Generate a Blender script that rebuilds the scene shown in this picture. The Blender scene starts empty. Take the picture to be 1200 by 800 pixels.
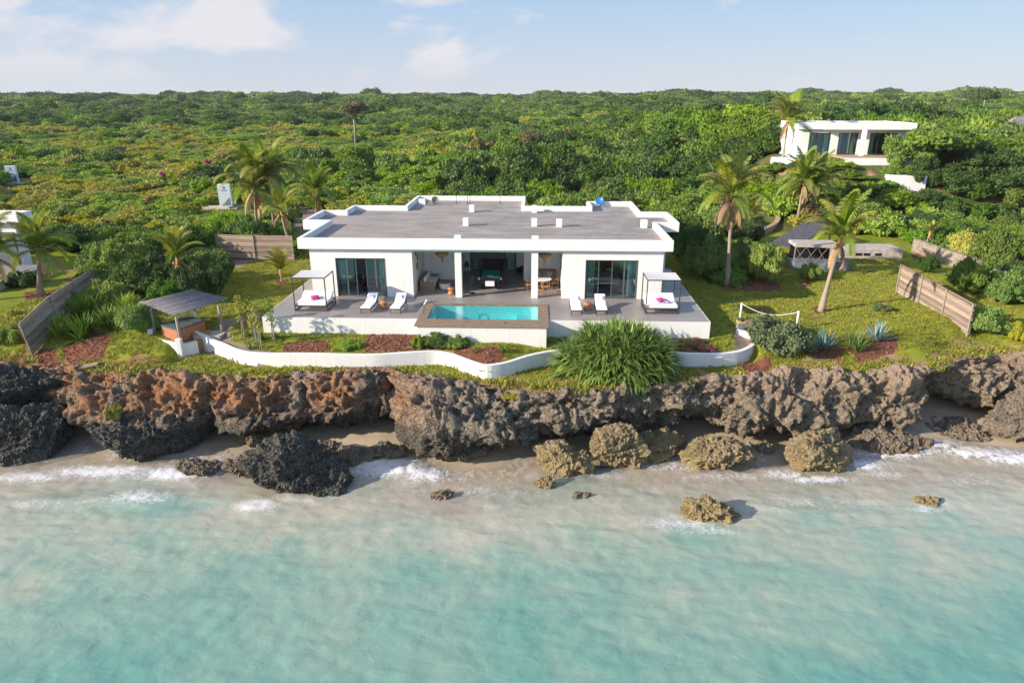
import bpy, bmesh, math, random
import numpy as np
from mathutils import Vector, Matrix, Euler

C = bpy.context.scene.collection
R = math.radians

# ------------------------------------------------------------------ camera, sky, sun, exposure
PITCH = R(19.6); CH = 12.0; FOC = 800.0
cam_d = bpy.data.cameras.new('camera'); cam = bpy.data.objects.new('camera', cam_d); C.objects.link(cam)
cam.location = (0, 0, CH); cam.rotation_euler = (R(90) - PITCH, 0, 0)
cam_d.sensor_width = 36; cam_d.sensor_fit = 'HORIZONTAL'; cam_d.lens = 24.0
cam_d.clip_end = 20000; cam_d.clip_start = 0.1
bpy.context.scene.camera = cam

SUN_EL = R(21); SUN_AZ = R(22)       # light travels to +X, turned SUN_AZ towards +Y
trav = Vector((math.cos(SUN_AZ) * math.cos(SUN_EL), math.sin(SUN_AZ) * math.cos(SUN_EL), -math.sin(SUN_EL)))
sl = bpy.data.lights.new('sun', 'SUN'); sun = bpy.data.objects.new('sun', sl); C.objects.link(sun)
sl.energy = 4.0; sl.angle = R(0.6); sl.color = (1.0, 0.88, 0.72)
sun.rotation_euler = trav.to_track_quat('-Z', 'Y').to_euler(); sun.location = (-60, -20, 60)

w = bpy.data.worlds.new('World'); bpy.context.scene.world = w; w.use_nodes = True
nt = w.node_tree; N = nt.nodes; LK = nt.links; N.clear()
out = N.new('ShaderNodeOutputWorld'); bg = N.new('ShaderNodeBackground'); bg.inputs[1].default_value = 0.15
sky = N.new('ShaderNodeTexSky'); sky.sky_type = 'NISHITA'; sky.sun_disc = False
sky.sun_elevation = SUN_EL; sky.sun_rotation = math.atan2(-trav.x, -trav.y)
sky.air_density = 1.0; sky.dust_density = 0.6; sky.ozone_density = 1.6; sky.altitude = 0
tc = N.new('ShaderNodeTexCoord')
def wmath(op, a, b=None, clamp=False):
    n = N.new('ShaderNodeMath'); n.operation = op; n.use_clamp = clamp
    for i, v in enumerate((a, b)):
        if v is None: continue
        if isinstance(v, (int, float)): n.inputs[i].default_value = v
        else: LK.new(v, n.inputs[i])
    return n.outputs[0]
sep = N.new('ShaderNodeSeparateXYZ'); LK.new(tc.outputs['Generated'], sep.inputs[0])
# cloud layer: direction squeezed so that clouds are wide near the horizon
mp = N.new('ShaderNodeMapping'); LK.new(tc.outputs['Generated'], mp.inputs[0])
mp.inputs['Scale'].default_value = (4.4, 4.4, 8.5); mp.inputs['Location'].default_value = (1.35, 0.2, 0.35)
cn = N.new('ShaderNodeTexNoise'); cn.inputs['Scale'].default_value = 1.7; cn.inputs['Detail'].default_value = 9; cn.inputs['Roughness'].default_value = 0.52
cn.inputs['Distortion'].default_value = 0.25
LK.new(mp.outputs[0], cn.inputs['Vector'])
side = wmath('MULTIPLY_ADD', sep.outputs[0], -0.24); 
side.node.inputs[2].default_value = 0.0
dens = wmath('ADD', cn.outputs[0], side)
cr = N.new('ShaderNodeMapRange'); cr.inputs[1].default_value = 0.535; cr.inputs[2].default_value = 0.66
LK.new(dens, cr.inputs[0])
hz = N.new('ShaderNodeMapRange'); hz.inputs[1].default_value = 0.0; hz.inputs[2].default_value = 0.06; LK.new(sep.outputs[2], hz.inputs[0])
cm = wmath('MULTIPLY', cr.outputs[0], hz.outputs[0]); cm = wmath('MULTIPLY', cm, 0.85)
# thin bright veil towards the horizon
veil = N.new('ShaderNodeMapRange'); veil.inputs[1].default_value = 0.40; veil.inputs[2].default_value = 0.20; veil.inputs[3].default_value = 0.0; veil.inputs[4].default_value = 0.92
LK.new(sep.outputs[2], veil.inputs[0])
hs = N.new('ShaderNodeMixRGB'); hs.blend_type = 'MIX'; LK.new(veil.outputs[0], hs.inputs[0]); LK.new(sky.outputs[0], hs.inputs[1]); grd = N.new('ShaderNodeMixRGB'); gm = N.new('ShaderNodeMapRange'); gm.inputs[1].default_value = 0.0; gm.inputs[2].default_value = 0.13; LK.new(sep.outputs[2], gm.inputs[0]); LK.new(gm.outputs[0], grd.inputs[0]); grd.inputs[1].default_value = (1.84, 1.98, 2.30, 1); grd.inputs[2].default_value = (1.20, 1.68, 2.38, 1); LK.new(grd.outputs[0], hs.inputs[2])
cl = N.new('ShaderNodeMixRGB'); LK.new(cm, cl.inputs[0]); LK.new(hs.outputs[0], cl.inputs[1]); cl.inputs[2].default_value = (2.62, 2.52, 2.62, 1)
LK.new(cl.outputs[0], bg.inputs[0]); LK.new(bg.outputs[0], out.inputs[0])

sc = bpy.context.scene
sc.view_settings.view_transform = 'Standard'; sc.view_settings.look = 'None'
sc.view_settings.exposure = 1.12; sc.view_settings.gamma = 1; sc.view_settings.use_curve_mapping = False
sc.render.engine = 'CYCLES'
cy = sc.cycles
cy.max_bounces = 6; cy.diffuse_bounces = 4; cy.glossy_bounces = 2; cy.transmission_bounces = 4; cy.transparent_max_bounces = 12
cy.use_denoising = True; cy.caustics_reflective = False; cy.caustics_refractive = False
cy.sample_clamp_indirect = 6

# ------------------------------------------------------------------ coordinates
def W(px, py, z):
    """the point at height z that the photograph (1200x800) shows at px, py"""
    a, b = px - 600.0, 400.0 - py
    dy = FOC * math.cos(PITCH) + b * math.sin(PITCH); dz = -FOC * math.sin(PITCH) + b * math.cos(PITCH)
    t = (z - CH) / dz
    return Vector((a * t, dy * t, z))
def PX(x, y, z):
    v = z - CH; ww = y * math.cos(PITCH) - v * math.sin(PITCH); u = y * math.sin(PITCH) + v * math.cos(PITCH)
    return 600 + FOC * x / ww, 400 - FOC * u / ww
TH = R(-2.1); HO = Vector((-14.55, 37.9, 0)); HU = Vector((math.cos(TH), math.sin(TH), 0)); HV = Vector((-math.sin(TH), math.cos(TH), 0))
def HW(u, v, z=0.0): return HO + HU * u + HV * v + Vector((0, 0, z))

# ------------------------------------------------------------------ numpy noise
_rs = np.random.RandomState(7); _perm = np.concatenate([_rs.permutation(256)] * 3)
_g = _rs.normal(size=(256, 3)); _g /= np.linalg.norm(_g, axis=1)[:, None]
def pn(p):
    p = np.asarray(p, float); i = np.floor(p).astype(int); f = p - i; u = f * f * f * (f * (f * 6 - 15) + 10); i &= 255
    o = 0
    for a in (0, 1):
        for b in (0, 1):
            for c in (0, 1):
                h = _perm[_perm[_perm[(i[:, 0] + a) & 255] + ((i[:, 1] + b) & 255)] + ((i[:, 2] + c) & 255)]
                d = (_g[h] * (f - np.array([a, b, c]))).sum(1)
                o = o + d * (u[:, 0] if a else 1 - u[:, 0]) * (u[:, 1] if b else 1 - u[:, 1]) * (u[:, 2] if c else 1 - u[:, 2])
    return o * 1.6
def fbm(p, o=4, l=2.03, g=0.5):
    s = 0; a = 1.0; p = np.asarray(p, float)
    for k in range(o): s = s + a * pn(p + k * 13.7); p = p * l; a *= g
    return s
def ridge(p, o=4, l=2.1, g=0.55):
    s = 0; a = 1.0; p = np.asarray(p, float)
    for k in range(o): s = s + a * (1 - 2 * np.abs(pn(p + k * 7.3))); p = p * l; a *= g
    return s
def worley(p):
    p = np.asarray(p, float); i = np.floor(p).astype(int); f = p - i; best = np.full(len(p), 9.0)
    for a in (-1, 0, 1):
        for b in (-1, 0, 1):
            for c in (-1, 0, 1):
                j = (i + np.array([a, b, c])) & 255
                h = _perm[_perm[_perm[j[:, 0]] + j[:, 1]] + j[:, 2]]
                q = np.stack([_perm[h] / 255.0, _perm[h + 37] / 255.0, _perm[h + 91] / 255.0], 1) + np.array([a, b, c]) - f
                best = np.minimum(best, (q * q).sum(1))
    return np.sqrt(best)
def sst(a, b, x):
    t = np.clip((x - a) / (b - a), 0, 1); return t * t * (3 - 2 * t)

# ------------------------------------------------------------------ object helpers
def tag(o, label=None, cat=None, group=None, kind=None):
    if label: o['label'] = label
    if cat: o['category'] = cat
    if group: o['group'] = group
    if kind: o['kind'] = kind
    return o
def empty(name, loc=(0, 0, 0), rz=0.0, label=None, cat=None, group=None):
    o = bpy.data.objects.new(name, None); C.objects.link(o); o.location = loc; o.rotation_euler = (0, 0, rz); o.empty_display_size = 0.2
    return tag(o, label, cat, group)
def link(name, me, parent=None, loc=(0, 0, 0), rot=(0, 0, 0), scale=(1, 1, 1)):
    o = bpy.data.objects.new(name, me); C.objects.link(o); o.location = loc; o.rotation_euler = rot; o.scale = scale
    if parent: o.parent = parent
    return o
def mesh_np(name, v, f, m, smooth=False, attrs=None):
    me = bpy.data.meshes.new(name); v = np.asarray(v, np.float32); f = np.asarray(f, np.int32); k = f.shape[1]
    me.vertices.add(len(v)); me.vertices.foreach_set('co', v.ravel())
    me.loops.add(f.size); me.loops.foreach_set('vertex_index', f.ravel())
    me.polygons.add(len(f)); me.polygons.foreach_set('loop_start', np.arange(0, f.size, k, dtype=np.int32)); me.polygons.foreach_set('loop_total', np.full(len(f), k, np.int32))
    me.update(calc_edges=True); me.validate()
    if m: me.materials.append(m)
    if smooth: me.polygons.foreach_set('use_smooth', np.ones(len(me.polygons), bool))
    for n, d in (attrs or {}).items():
        d = np.asarray(d, np.float32)
        if d.ndim == 1: a = me.attributes.new(n, 'FLOAT', 'POINT'); a.data.foreach_set('value', d)
        else: a = me.attributes.new(n, 'FLOAT_COLOR', 'POINT'); a.data.foreach_set('color', np.concatenate([d, np.ones((len(d), 1), np.float32)], 1).ravel())
    return me
def grid_faces(nr, nc):
    a = np.arange(nr * nc).reshape(nr, nc)
    return np.stack([a[:-1, :-1].ravel(), a[:-1, 1:].ravel(), a[1:, 1:].ravel(), a[1:, :-1].ravel()], 1)

class MB:
    """collects boxes, tubes, prisms; build() links them as one mesh object"""
    def __init__(s): s.v = []; s.f = []
    def add(s, v, f):
        n = len(s.v); s.v += [tuple(x) for x in v]; s.f += [tuple(n + i for i in q) for q in f]; return s
    def box(s, x0, x1, y0, y1, z0, z1, m=None):
        v = [Vector(p) for p in ((x0, y0, z0), (x1, y0, z0), (x1, y1, z0), (x0, y1, z0), (x0, y0, z1), (x1, y0, z1), (x1, y1, z1), (x0, y1, z1))]
        if m is not None: v = [m @ p for p in v]
        return s.add(v, [(0, 3, 2, 1), (4, 5, 6, 7), (0, 1, 5, 4), (1, 2, 6, 5), (2, 3, 7, 6), (3, 0, 4, 7)])
    def bar(s, a, b, w=0.04, h=None, up=(0, 0, 1)):
        a = Vector(a); b = Vector(b); d = (b - a); L = d.length; d.normalize(); up = Vector(up)
        if abs(d.dot(up)) > .98: up = Vector((0, 1, 0))
        x = d.cross(up).normalized(); y = x.cross(d).normalized(); h = h or w
        v = [a + x * (i * w / 2) + y * (j * h / 2) for i, j in ((-1, -1), (1, -1), (1, 1), (-1, 1))]
        v += [p + d * L for p in v]
        return s.add(v, [(0, 3, 2, 1), (4, 5, 6, 7), (0, 1, 5, 4), (1, 2, 6, 5), (2, 3, 7, 6), (3, 0, 4, 7)])
    def tube(s, pts, rad, n=8, cap=True):
        pts = [Vector(p) for p in pts]; rad = rad if isinstance(rad, (list, tuple)) else [rad] * len(pts); rings = []; ref = Vector((0.31, 0.2, 0.93))
        for i, p in enumerate(pts):
            d = (pts[min(i + 1, len(pts) - 1)] - pts[max(i - 1, 0)]).normalized()
            r = ref if abs(d.dot(ref)) < .95 else Vector((1, 0, 0))
            x = (r - d * d.dot(r)).normalized(); y = d.cross(x); ref = x if i == 0 else ref
            rings.append([p + (x * math.cos(2 * math.pi * k / n) + y * math.sin(2 * math.pi * k / n)) * rad[i] for k in range(n)])
        v = [q for r_ in rings for q in r_]; f = []
        for i in range(len(pts) - 1):
            for k in range(n): f.append((i * n + k, i * n + (k + 1) % n, (i + 1) * n + (k + 1) % n, (i + 1) * n + k))
        if cap: f.append(tuple(range(n - 1, -1, -1))); f.append(tuple((len(pts) - 1) * n + k for k in range(n)))
        return s.add(v, f)
    def lathe(s, prof, n=20, c=(0, 0, 0)):
        v = []; f = []; m = len(prof)
        for k in range(n):
            a = 2 * math.pi * k / n
            for r, z in prof: v.append((c[0] + r * math.cos(a), c[1] + r * math.sin(a), c[2] + z))
        for k in range(n):
            for i in range(m - 1): f.append((k * m + i, ((k + 1) % n) * m + i, ((k + 1) % n) * m + i + 1, k * m + i + 1))
        return s.add(v, f)
    def prism(s, poly, z0, z1):
        n = len(poly); v = [(x, y, z0) for x, y in poly] + [(x, y, z1) for x, y in poly]
        f = [tuple(range(n - 1, -1, -1)), tuple(range(n, 2 * n))] + [(i, (i + 1) % n, n + (i + 1) % n, n + i) for i in range(n)]
        return s.add(v, f)
    def build(s, name, m, parent=None, bevel=0.0, smooth=False, loc=(0, 0, 0), rz=0.0):
        me = bpy.data.meshes.new(name); me.from_pydata(s.v, [], s.f); me.materials.append(m)
        bm = bmesh.new(); bm.from_mesh(me); bmesh.ops.recalc_face_normals(bm, faces=bm.faces)
        if bevel: bmesh.ops.bevel(bm, geom=bm.edges[:], offset=bevel, segments=2, affect='EDGES', profile=.6)
        if smooth:
            for f in bm.faces: f.smooth = True
        bm.to_mesh(me); bm.free()
        return link(name, me, parent, loc, (0, 0, rz))
def copy_tree(o, parent=None):
    c = o.copy(); C.objects.link(c)
    if parent: c.parent = parent
    for ch in [k for k in C.objects if k.parent is o]: copy_tree(ch, c)
    return c

# ------------------------------------------------------------------ materials
class MT:
    def __init__(s, name):
        s.m = bpy.data.materials.new(name); s.m.use_nodes = True; s.t = s.m.node_tree; s.n = s.t.nodes; s.l = s.t.links
        s.b = s.n['Principled BSDF']; s.o = s.n['Material Output']; s.tc = s.n.new('ShaderNodeTexCoord')
    def new(s, t, **k):
        n = s.n.new(t)
        for a, b in k.items(): setattr(n, a, b)
        return n
    def set(s, sock, v):
        if isinstance(v, bpy.types.NodeSocket): s.l.new(v, sock)
        elif isinstance(v, tuple) and len(v) == 3 and sock.type == 'RGBA': sock.default_value = (*v, 1)
        else: sock.default_value = v
    def map(s, scale=(1, 1, 1), rot=(0, 0, 0), src='Object', loc=(0, 0, 0)):
        n = s.new('ShaderNodeMapping'); s.l.new(s.tc.outputs[src], n.inputs[0]); n.inputs['Scale'].default_value = scale; n.inputs['Rotation'].default_value = rot; n.inputs['Location'].default_value = loc; return n.outputs[0]
    def noise(s, scale, detail=4, rough=.5, vec=None, dist=0.0):
        n = s.new('ShaderNodeTexNoise'); s.l.new(vec or s.tc.outputs['Object'], n.inputs['Vector'])
        n.inputs['Scale'].default_value = scale; n.inputs['Detail'].default_value = detail; n.inputs['Roughness'].default_value = rough; n.inputs['Distortion'].default_value = dist; return n.outputs[0]
    def vor(s, scale, vec=None, feat='F1'):
        n = s.new('ShaderNodeTexVoronoi', feature=feat); s.l.new(vec or s.tc.outputs['Object'], n.inputs['Vector']); n.inputs['Scale'].default_value = scale; return n
    def ramp(s, fac, lo, hi, a=0.0, b=1.0):
        n = s.new('ShaderNodeMapRange'); s.l.new(fac, n.inputs[0]); n.inputs[1].default_value = lo; n.inputs[2].default_value = hi; n.inputs[3].default_value = a; n.inputs[4].default_value = b; return n.outputs[0]
    def mix(s, fac, a, b, mode='MIX'):
        n = s.new('ShaderNodeMixRGB', blend_type=mode); s.set(n.inputs[0], fac); s.set(n.inputs[1], a); s.set(n.inputs[2], b); return n.outputs[0]
    def math(s, op, a, b=0.0, clamp=False):
        n = s.new('ShaderNodeMath', operation=op, use_clamp=clamp); s.set(n.inputs[0], a); s.set(n.inputs[1], b); return n.outputs[0]
    def attr(s, name, col=False):
        n = s.new('ShaderNodeAttribute', attribute_name=name); return n.outputs['Color' if col else 'Fac']
    def bump(s, h, strength=.5, dist=.05, normal=None):
        n = s.new('ShaderNodeBump'); s.l.new(h, n.inputs['Height']); n.inputs['Strength'].default_value = strength; n.inputs['Distance'].default_value = dist
        if normal: s.l.new(normal, n.inputs['Normal'])
        return n.outputs[0]
    def fin(s, col=None, rough=None, normal=None, spec=None):
        if col is not None: s.set(s.b.inputs['Base Color'], col)
        if rough is not None: s.set(s.b.inputs['Roughness'], rough)
        if normal is not None: s.l.new(normal, s.b.inputs['Normal'])
        if spec is not None: s.b.inputs['Specular IOR Level'].default_value = spec
        return s.m
def simple(name, c1, c2=None, scale=6, rough=.6, bump=.0, spec=.3, metal=0, stretch=(1, 1, 1), rot=(0, 0, 0), detail=5):
    t = MT(name); vec = t.map(stretch, rot); nz = t.noise(scale, detail, .6, vec)
    c2 = c2 or tuple(x * .82 for x in c1)
    col = t.mix(t.ramp(nz, .35, .65), c1, c2)
    t.b.inputs['Metallic'].default_value = metal
    return t.fin(col, rough, t.bump(nz, bump, .02) if bump else None, spec)
def leafmat(name, a, b, trans=.3, rough=.55, huevar=.014, valvar=.32):
    t = MT(name); g = t.new('ShaderNodeNewGeometry'); oi = t.new('ShaderNodeObjectInfo')
    col = t.mix(g.outputs['Random Per Island'], a, b)
    hs = t.new('ShaderNodeHueSaturation'); t.l.new(col, hs.inputs['Color'])
    t.set(hs.inputs['Hue'], t.ramp(oi.outputs['Random'], 0, 1, .5 - huevar, .5 + huevar))
    r2 = t.math('FRACT', t.math('MULTIPLY', oi.outputs['Random'], 17.3))
    t.set(hs.inputs['Value'], t.ramp(r2, 0, 1, 1 - valvar * .55, 1 + valvar * .6))
    t.set(hs.inputs['Saturation'], t.ramp(t.math('FRACT', t.math('MULTIPLY', oi.outputs['Random'], 5.7)), 0, 1, .82, 1.05))
    t.fin(hs.outputs[0], rough, None, .25)
    tr = t.new('ShaderNodeBsdfTranslucent'); t.l.new(hs.outputs[0], tr.inputs[0]); mx = t.new('ShaderNodeMixShader'); mx.inputs[0].default_value = trans
    t.l.new(t.b.outputs[0], mx.inputs[1]); t.l.new(tr.outputs[0], mx.inputs[2]); t.l.new(mx.outputs[0], t.o.inputs[0])
    return t.m

def lw(t, base, k):
    n = t.new('ShaderNodeLayerWeight'); n.inputs[0].default_value = .5; p = t.math('POWER', n.outputs['Facing'], 3.5); return t.math('ADD', t.math('MULTIPLY', p, k), base, True)
M = {}
def plaster(name, base):
    t = MT(name); v = t.map((1, 1, .35)); n1 = t.noise(1.3, 6, .6, v); n2 = t.noise(18, 3); n4 = t.noise(1.0, 5, .7, t.map((5, 5, .35)))
    col = t.mix(t.ramp(n1, .5, .8, 0, .35), base, tuple(x * .82 for x in (base[0], base[1] * .985, base[2] * .95)))
    col = t.mix(t.ramp(n4, .52, .72, 0, .38), col, (base[0] * .72, base[1] * .70, base[2] * .66))
    return t.fin(col, .75, t.bump(n2, .08, .01), .2)
M['white'] = plaster('white_plaster', (.74, .73, .715))
M['white2'] = plaster('white_wall_paint', (.70, .69, .675))
M['inner'] = plaster('interior_plaster', (.86, .86, .85))
# flat roof: weathered cement
t = MT('roof_cement'); a = t.noise(.35, 8, .65, t.map((1, 2.2, 1))); b = t.noise(2.5, 6, .7); c = t.noise(.12, 3)
col = t.mix(t.ramp(a, .35, .68), (.35, .315, .295), (.17, .160, .165)); col = t.mix(t.ramp(b, .48, .68, 0, .6), col, (.40, .36, .33)); col = t.mix(t.ramp(c, .48, .60, 0, .5), col, (.36, .29, .235)); d_ = t.noise(.8, 9, .7, t.map((.35, 1.6, 1), (0, 0, R(8)))); col = t.mix(t.ramp(d_, .55, .68, 0, .55), col, (.14, .135, .14))
M['roof'] = t.fin(col, .85, t.bump(b, .15, .02), .2)
t = MT('terrace_cement'); a = t.noise(.6, 7, .6); b = t.noise(3, 5, .7)
br = t.new('ShaderNodeTexBrick'); t.l.new(t.tc.outputs['Object'], br.inputs[0]); br.offset = 0; br.inputs['Scale'].default_value = 1; br.inputs['Brick Width'].default_value = 1.2; br.inputs['Row Height'].default_value = 1.2; br.inputs['Mortar Size'].default_value = .006
br.inputs[1].default_value = br.inputs[2].default_value = (1, 1, 1, 1); br.inputs[3].default_value = (.8, .8, .8, 1)
col = t.mix(t.ramp(a, .35, .65), (.31, .275, .262), (.235, .213, .207)); col = t.mix(t.ramp(b, .55, .8, 0, .4), col, (.32, .28, .25)); col = t.mix(1.0, col, br.outputs[0], 'MULTIPLY')
M['terrace'] = t.fin(col, t.ramp(a, .3, .7, .32, .55), None, .4)
M['coping'] = simple('pool_coping_stone', (.29, .205, .135), (.19, .14, .10), 4, .7, .3)
t = MT('pool_tiles'); v = t.vor(22, None); col = t.mix(v.outputs['Distance'], (.40, .93, .92), (.28, .84, .88)); M['pooltile'] = t.fin(col, .3)
M['metal'] = simple('dark_metal', (.035, .037, .04), None, 8, .45, 0, .5)
M['steel'] = simple('steel', (.6, .6, .6), None, 8, .25, 0, .5, 1)
M['alu'] = simple('window_frame', (.10, .115, .12), None, 8, .4, 0, .5)
M['cushion'] = simple('white_cushion', (.80, .79, .78), (.72, .72, .73), 5, .85, .1)
M['canopy'] = simple('canopy_fabric', (.62, .61, .61), (.55, .54, .55), 4, .85, .05)
M['pink'] = simple('pink_cushion', (.62, .07, .25), (.42, .05, .22), 9, .8)
M['bluecush'] = simple('blue_cushion', (.25, .3, .5), (.5, .3, .5), 9, .8)
M['patt'] = None
t = MT('patterned_pillow'); v = t.vor(26); col = t.mix(t.ramp(v.outputs['Distance'], .25, .45), (.33, .16, .42), (.72, .64, .74)); M['patt'] = t.fin(col, .85)
M['wood'] = simple('orange_wood', (.45, .22, .08), (.30, .13, .05), 9, .55, .2, stretch=(1, 1, 6))
M['teak'] = simple('teak', (.38, .21, .10), (.26, .14, .07), 9, .6, .2, stretch=(6, 1, 1))
M['rattan'] = simple('rattan', (.30, .22, .14), (.2, .14, .09), 30, .8, .4)
M['felt'] = simple('billiard_cloth', (.02, .28, .28), (.02, .24, .25), 30, .9)
M['black'] = simple('black_paint', (.015, .015, .017), None, 8, .4)
M['straw'] = simple('straw', (.42, .25, .11), (.28, .16, .07), 18, .8, .4, stretch=(1, 1, .2))
M['tubside'] = simple('hot_tub_cladding', (.42, .17, .08), (.30, .12, .06), 5, .55, .2, stretch=(4, 4, .5))
M['tubtop'] = simple('hot_tub_cover', (.10, .125, .125), (.07, .085, .09), 3, .6, .1)
t = MT('weathered_pole_roof'); gq = t.new('ShaderNodeNewGeometry'); n1 = t.noise(2.5, 6); col = t.mix(gq.outputs['Random Per Island'], (.115, .105, .115), (.30, .28, .29)); col = t.mix(t.ramp(n1, .45, .7, 0, .5), col, (.09, .085, .09)); M['greywood'] = t.fin(col, .85)
M['slats'] = simple('dark_roof_slats', (.085, .085, .105), (.055, .055, .07), 3, .85, .3)
M['post'] = simple('weathered_post', (.33, .28, .23), (.2, .17, .14), 5, .8, .4, stretch=(3, 3, .6))
t = MT('bamboo_fence'); gq = t.new('ShaderNodeNewGeometry'); v = t.map((.5, .5, 14)); n1 = t.noise(2.2, 6, .7, v); n2 = t.noise(.9, 3)
col = t.mix(t.ramp(n1, .3, .7), (.44, .36, .30), (.19, .145, .12)); col = t.mix(t.ramp(n2, .45, .7, 0, .5), col, (.26, .235, .225))
col = t.mix(1.0, col, t.mix(gq.outputs['Random Per Island'], (.55, .52, .50), (1.35, 1.3, 1.25)), 'MULTIPLY'); M['bamboo'] = t.fin(col, .85, t.bump(n1, .6, .03), .15)
M['stone'] = simple('rubble_stone', (.34, .29, .24), (.16, .13, .11), 3.5, .9, .8, detail=8)
M['pale_block'] = simple('limewashed_block', (.50, .44, .39), (.32, .28, .25), 3, .9, .4)
M['greyblock'] = simple('grey_paint', (.19, .20, .24), (.13, .14, .17), 2.5, .8, .2)
M['sign'] = simple('sign_board', (.68, .72, .78), (.60, .65, .72), 2, .5)
M['signblue'] = simple('sign_print', (.06, .13, .30), None, 2, .5)
M['signgrey'] = simple('sign_picture', (.22, .30, .33), (.12, .18, .16), 5, .5)
M['rope'] = simple('white_rope', (.75, .74, .70), (.6, .58, .54), 20, .8)
M['asphalt'] = simple('driveway_asphalt', (.12, .12, .13), (.09, .09, .10), 2, .85, .2)
M['kerb'] = simple('tan_kerb', (.42, .30, .22), (.33, .24, .18), 3, .85, .2)
M['bark'] = simple('bark', (.20, .15, .11), (.11, .08, .06), 6, .9, .6, stretch=(1, 1, .4))
t = MT('palm_bark'); wv = t.new('ShaderNodeTexWave', wave_type='BANDS', bands_direction='Z'); t.l.new(t.tc.outputs['Object'], wv.inputs[0]); wv.inputs['Scale'].default_value = 2.2; wv.inputs['Distortion'].default_value = 1.5
n1 = t.noise(3, 5); col = t.mix(wv.outputs['Fac'], (.24, .18, .14), (.40, .33, .27)); col = t.mix(t.ramp(n1, .4, .7, 0, .5), col, (.22, .17, .14))
M['palmbark'] = t.fin(col, .85, t.bump(wv.outputs['Fac'], .4, .02), .2)
M['blue'] = simple('blue_plastic', (.02, .14, .42), None, 3, .4)
M['yellow'] = simple('yellow_band', (.65, .42, .03), None, 3, .6)
M['art'] = simple('orange_painting', (.50, .09, .03), (.65, .25, .06), 4, .7)
M['curtain'] = simple('curtain', (.60, .68, .68), (.48, .57, .58), 7, .8, .2, stretch=(8, 8, .3))
M['pot'] = simple('clay_pot', (.3, .26, .22), None, 5, .7)
# glass: fresnel reflection over a tinted transparent pane
t = MT('door_glass'); fr = lw(t, .10, .75); gl = t.new('ShaderNodeBsdfGlossy'); gl.inputs['Roughness'].default_value = .02; gl.inputs['Color'].default_value = (.85, .95, .95, 1)
tr = t.new('ShaderNodeBsdfTransparent'); tr.inputs[0].default_value = (.72, .82, .82, 1); mx = t.new('ShaderNodeMixShader'); t.l.new(fr, mx.inputs[0]); t.l.new(tr.outputs[0], mx.inputs[1]); t.l.new(gl.outputs[0], mx.inputs[2]); t.l.new(mx.outputs[0], t.o.inputs[0]); M['glass'] = t.m
t = MT('pool_water'); fr = lw(t, .03, .8); gl = t.new('ShaderNodeBsdfGlossy'); gl.inputs['Roughness'].default_value = .04
nz = t.noise(3.5, 4, .6, t.map((1, 2, 1))); bp = t.bump(nz, .25, .05); t.l.new(bp, gl.inputs['Normal'])
tr = t.new('ShaderNodeBsdfTransparent'); t.set(tr.inputs[0], t.mix(t.ramp(nz, .4, .62), (.78, .98, .98), (.92, 1.0, 1.0))); mx = t.new('ShaderNodeMixShader'); t.l.new(fr, mx.inputs[0]); t.l.new(tr.outputs[0], mx.inputs[1]); t.l.new(gl.outputs[0], mx.inputs[2]); t.l.new(mx.outputs[0], t.o.inputs[0]); M['poolwater'] = t.m

# foliage
M['lf_dark'] = leafmat('leaf_dark_green', (0.036, 0.084, 0.012), (0.084, 0.158, 0.022))
M['lf_mid'] = leafmat('leaf_mid_green', (0.090, 0.169, 0.013), (0.172, 0.273, 0.026))
M['lf_bright'] = leafmat('leaf_bright_green', (0.171, 0.278, 0.016), (0.276, 0.392, 0.028))
M['lf_yellow'] = leafmat('leaf_yellow_green', (0.265, 0.285, 0.022), (0.421, 0.380, 0.040))
M['lf_dry'] = leafmat('leaf_dry_olive', (.17, .155, .045), (.25, .21, .075), .2)
M['lf_grey'] = leafmat('leaf_grey_green', (0.1, 0.145, 0.06), (0.18, 0.22, 0.1), .2)
M['lf_strap'] = leafmat('leaf_strap_green', (0.083, 0.180, 0.020), (0.220, 0.350, 0.044), .3, .4)
M['lf_agave'] = leafmat('leaf_agave_blue', (.12, .20, .20), (.25, .34, .32), .1, .45)
M['lf_red'] = leafmat('leaf_red_orange', (.30, .09, .03), (.22, .17, .03), .2)
M['lf_pink'] = leafmat('bloom_pink', (.45, .06, .20), (.30, .05, .15), .2)
M['frond'] = leafmat('palm_frond_green', (0.144, 0.230, 0.022), (0.302, 0.351, 0.035), .35, .4, .02, .35)
M['frond_y'] = leafmat('palm_frond_yellow', (0.27, 0.29, 0.03), (0.42, 0.36, 0.05), .35, .4, .02, .3)
M['frond_d'] = leafmat('palm_frond_dry', (.42, .27, .12), (.34, .22, .11), .2, .7, .02, .3)
M['grass'] = leafmat('grass_blades', (.22, .26, .022), (.40, .37, .04), .3)

# ------------------------------------------------------------------ shore line functions
ZW = -5.62
# columns of the cliff read from the photograph: px x, px y of the grass/rock edge, px y of the lip above the undercut
cols = [(-260, 418, 500), (-60, 425, 500), (0, 427, 490), (60, 430, 480), (130, 440, 500), (190, 440, 506), (230, 446, 497), (300, 444, 500), (370, 442, 498), (425, 440, 492), (447, 436, 478), (475, 446, 512), (520, 450, 527), (560, 452, 524),
        (600, 455, 519), (640, 462, 506), (700, 462, 503), (770, 455, 494), (830, 448, 492), (880, 446, 503), (940, 440, 500), (1000, 440, 486), (1060, 438, 492), (1105, 436, 482), (1125, 424, 445), (1165, 418, 440), (1200, 420, 470), (1260, 424, 480), (1500, 415, 475)]
ZT = -2.1
_cx = []; _cy = []; _cl = []
for px, pt, pl in cols:
    a = W(px, pt, ZT); zl = -4.35 if pl > 455 else -3.0; b = W(px, pl, zl); _cx.append(a.x); _cy.append(a.y); _cl.append(b.y)
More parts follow.
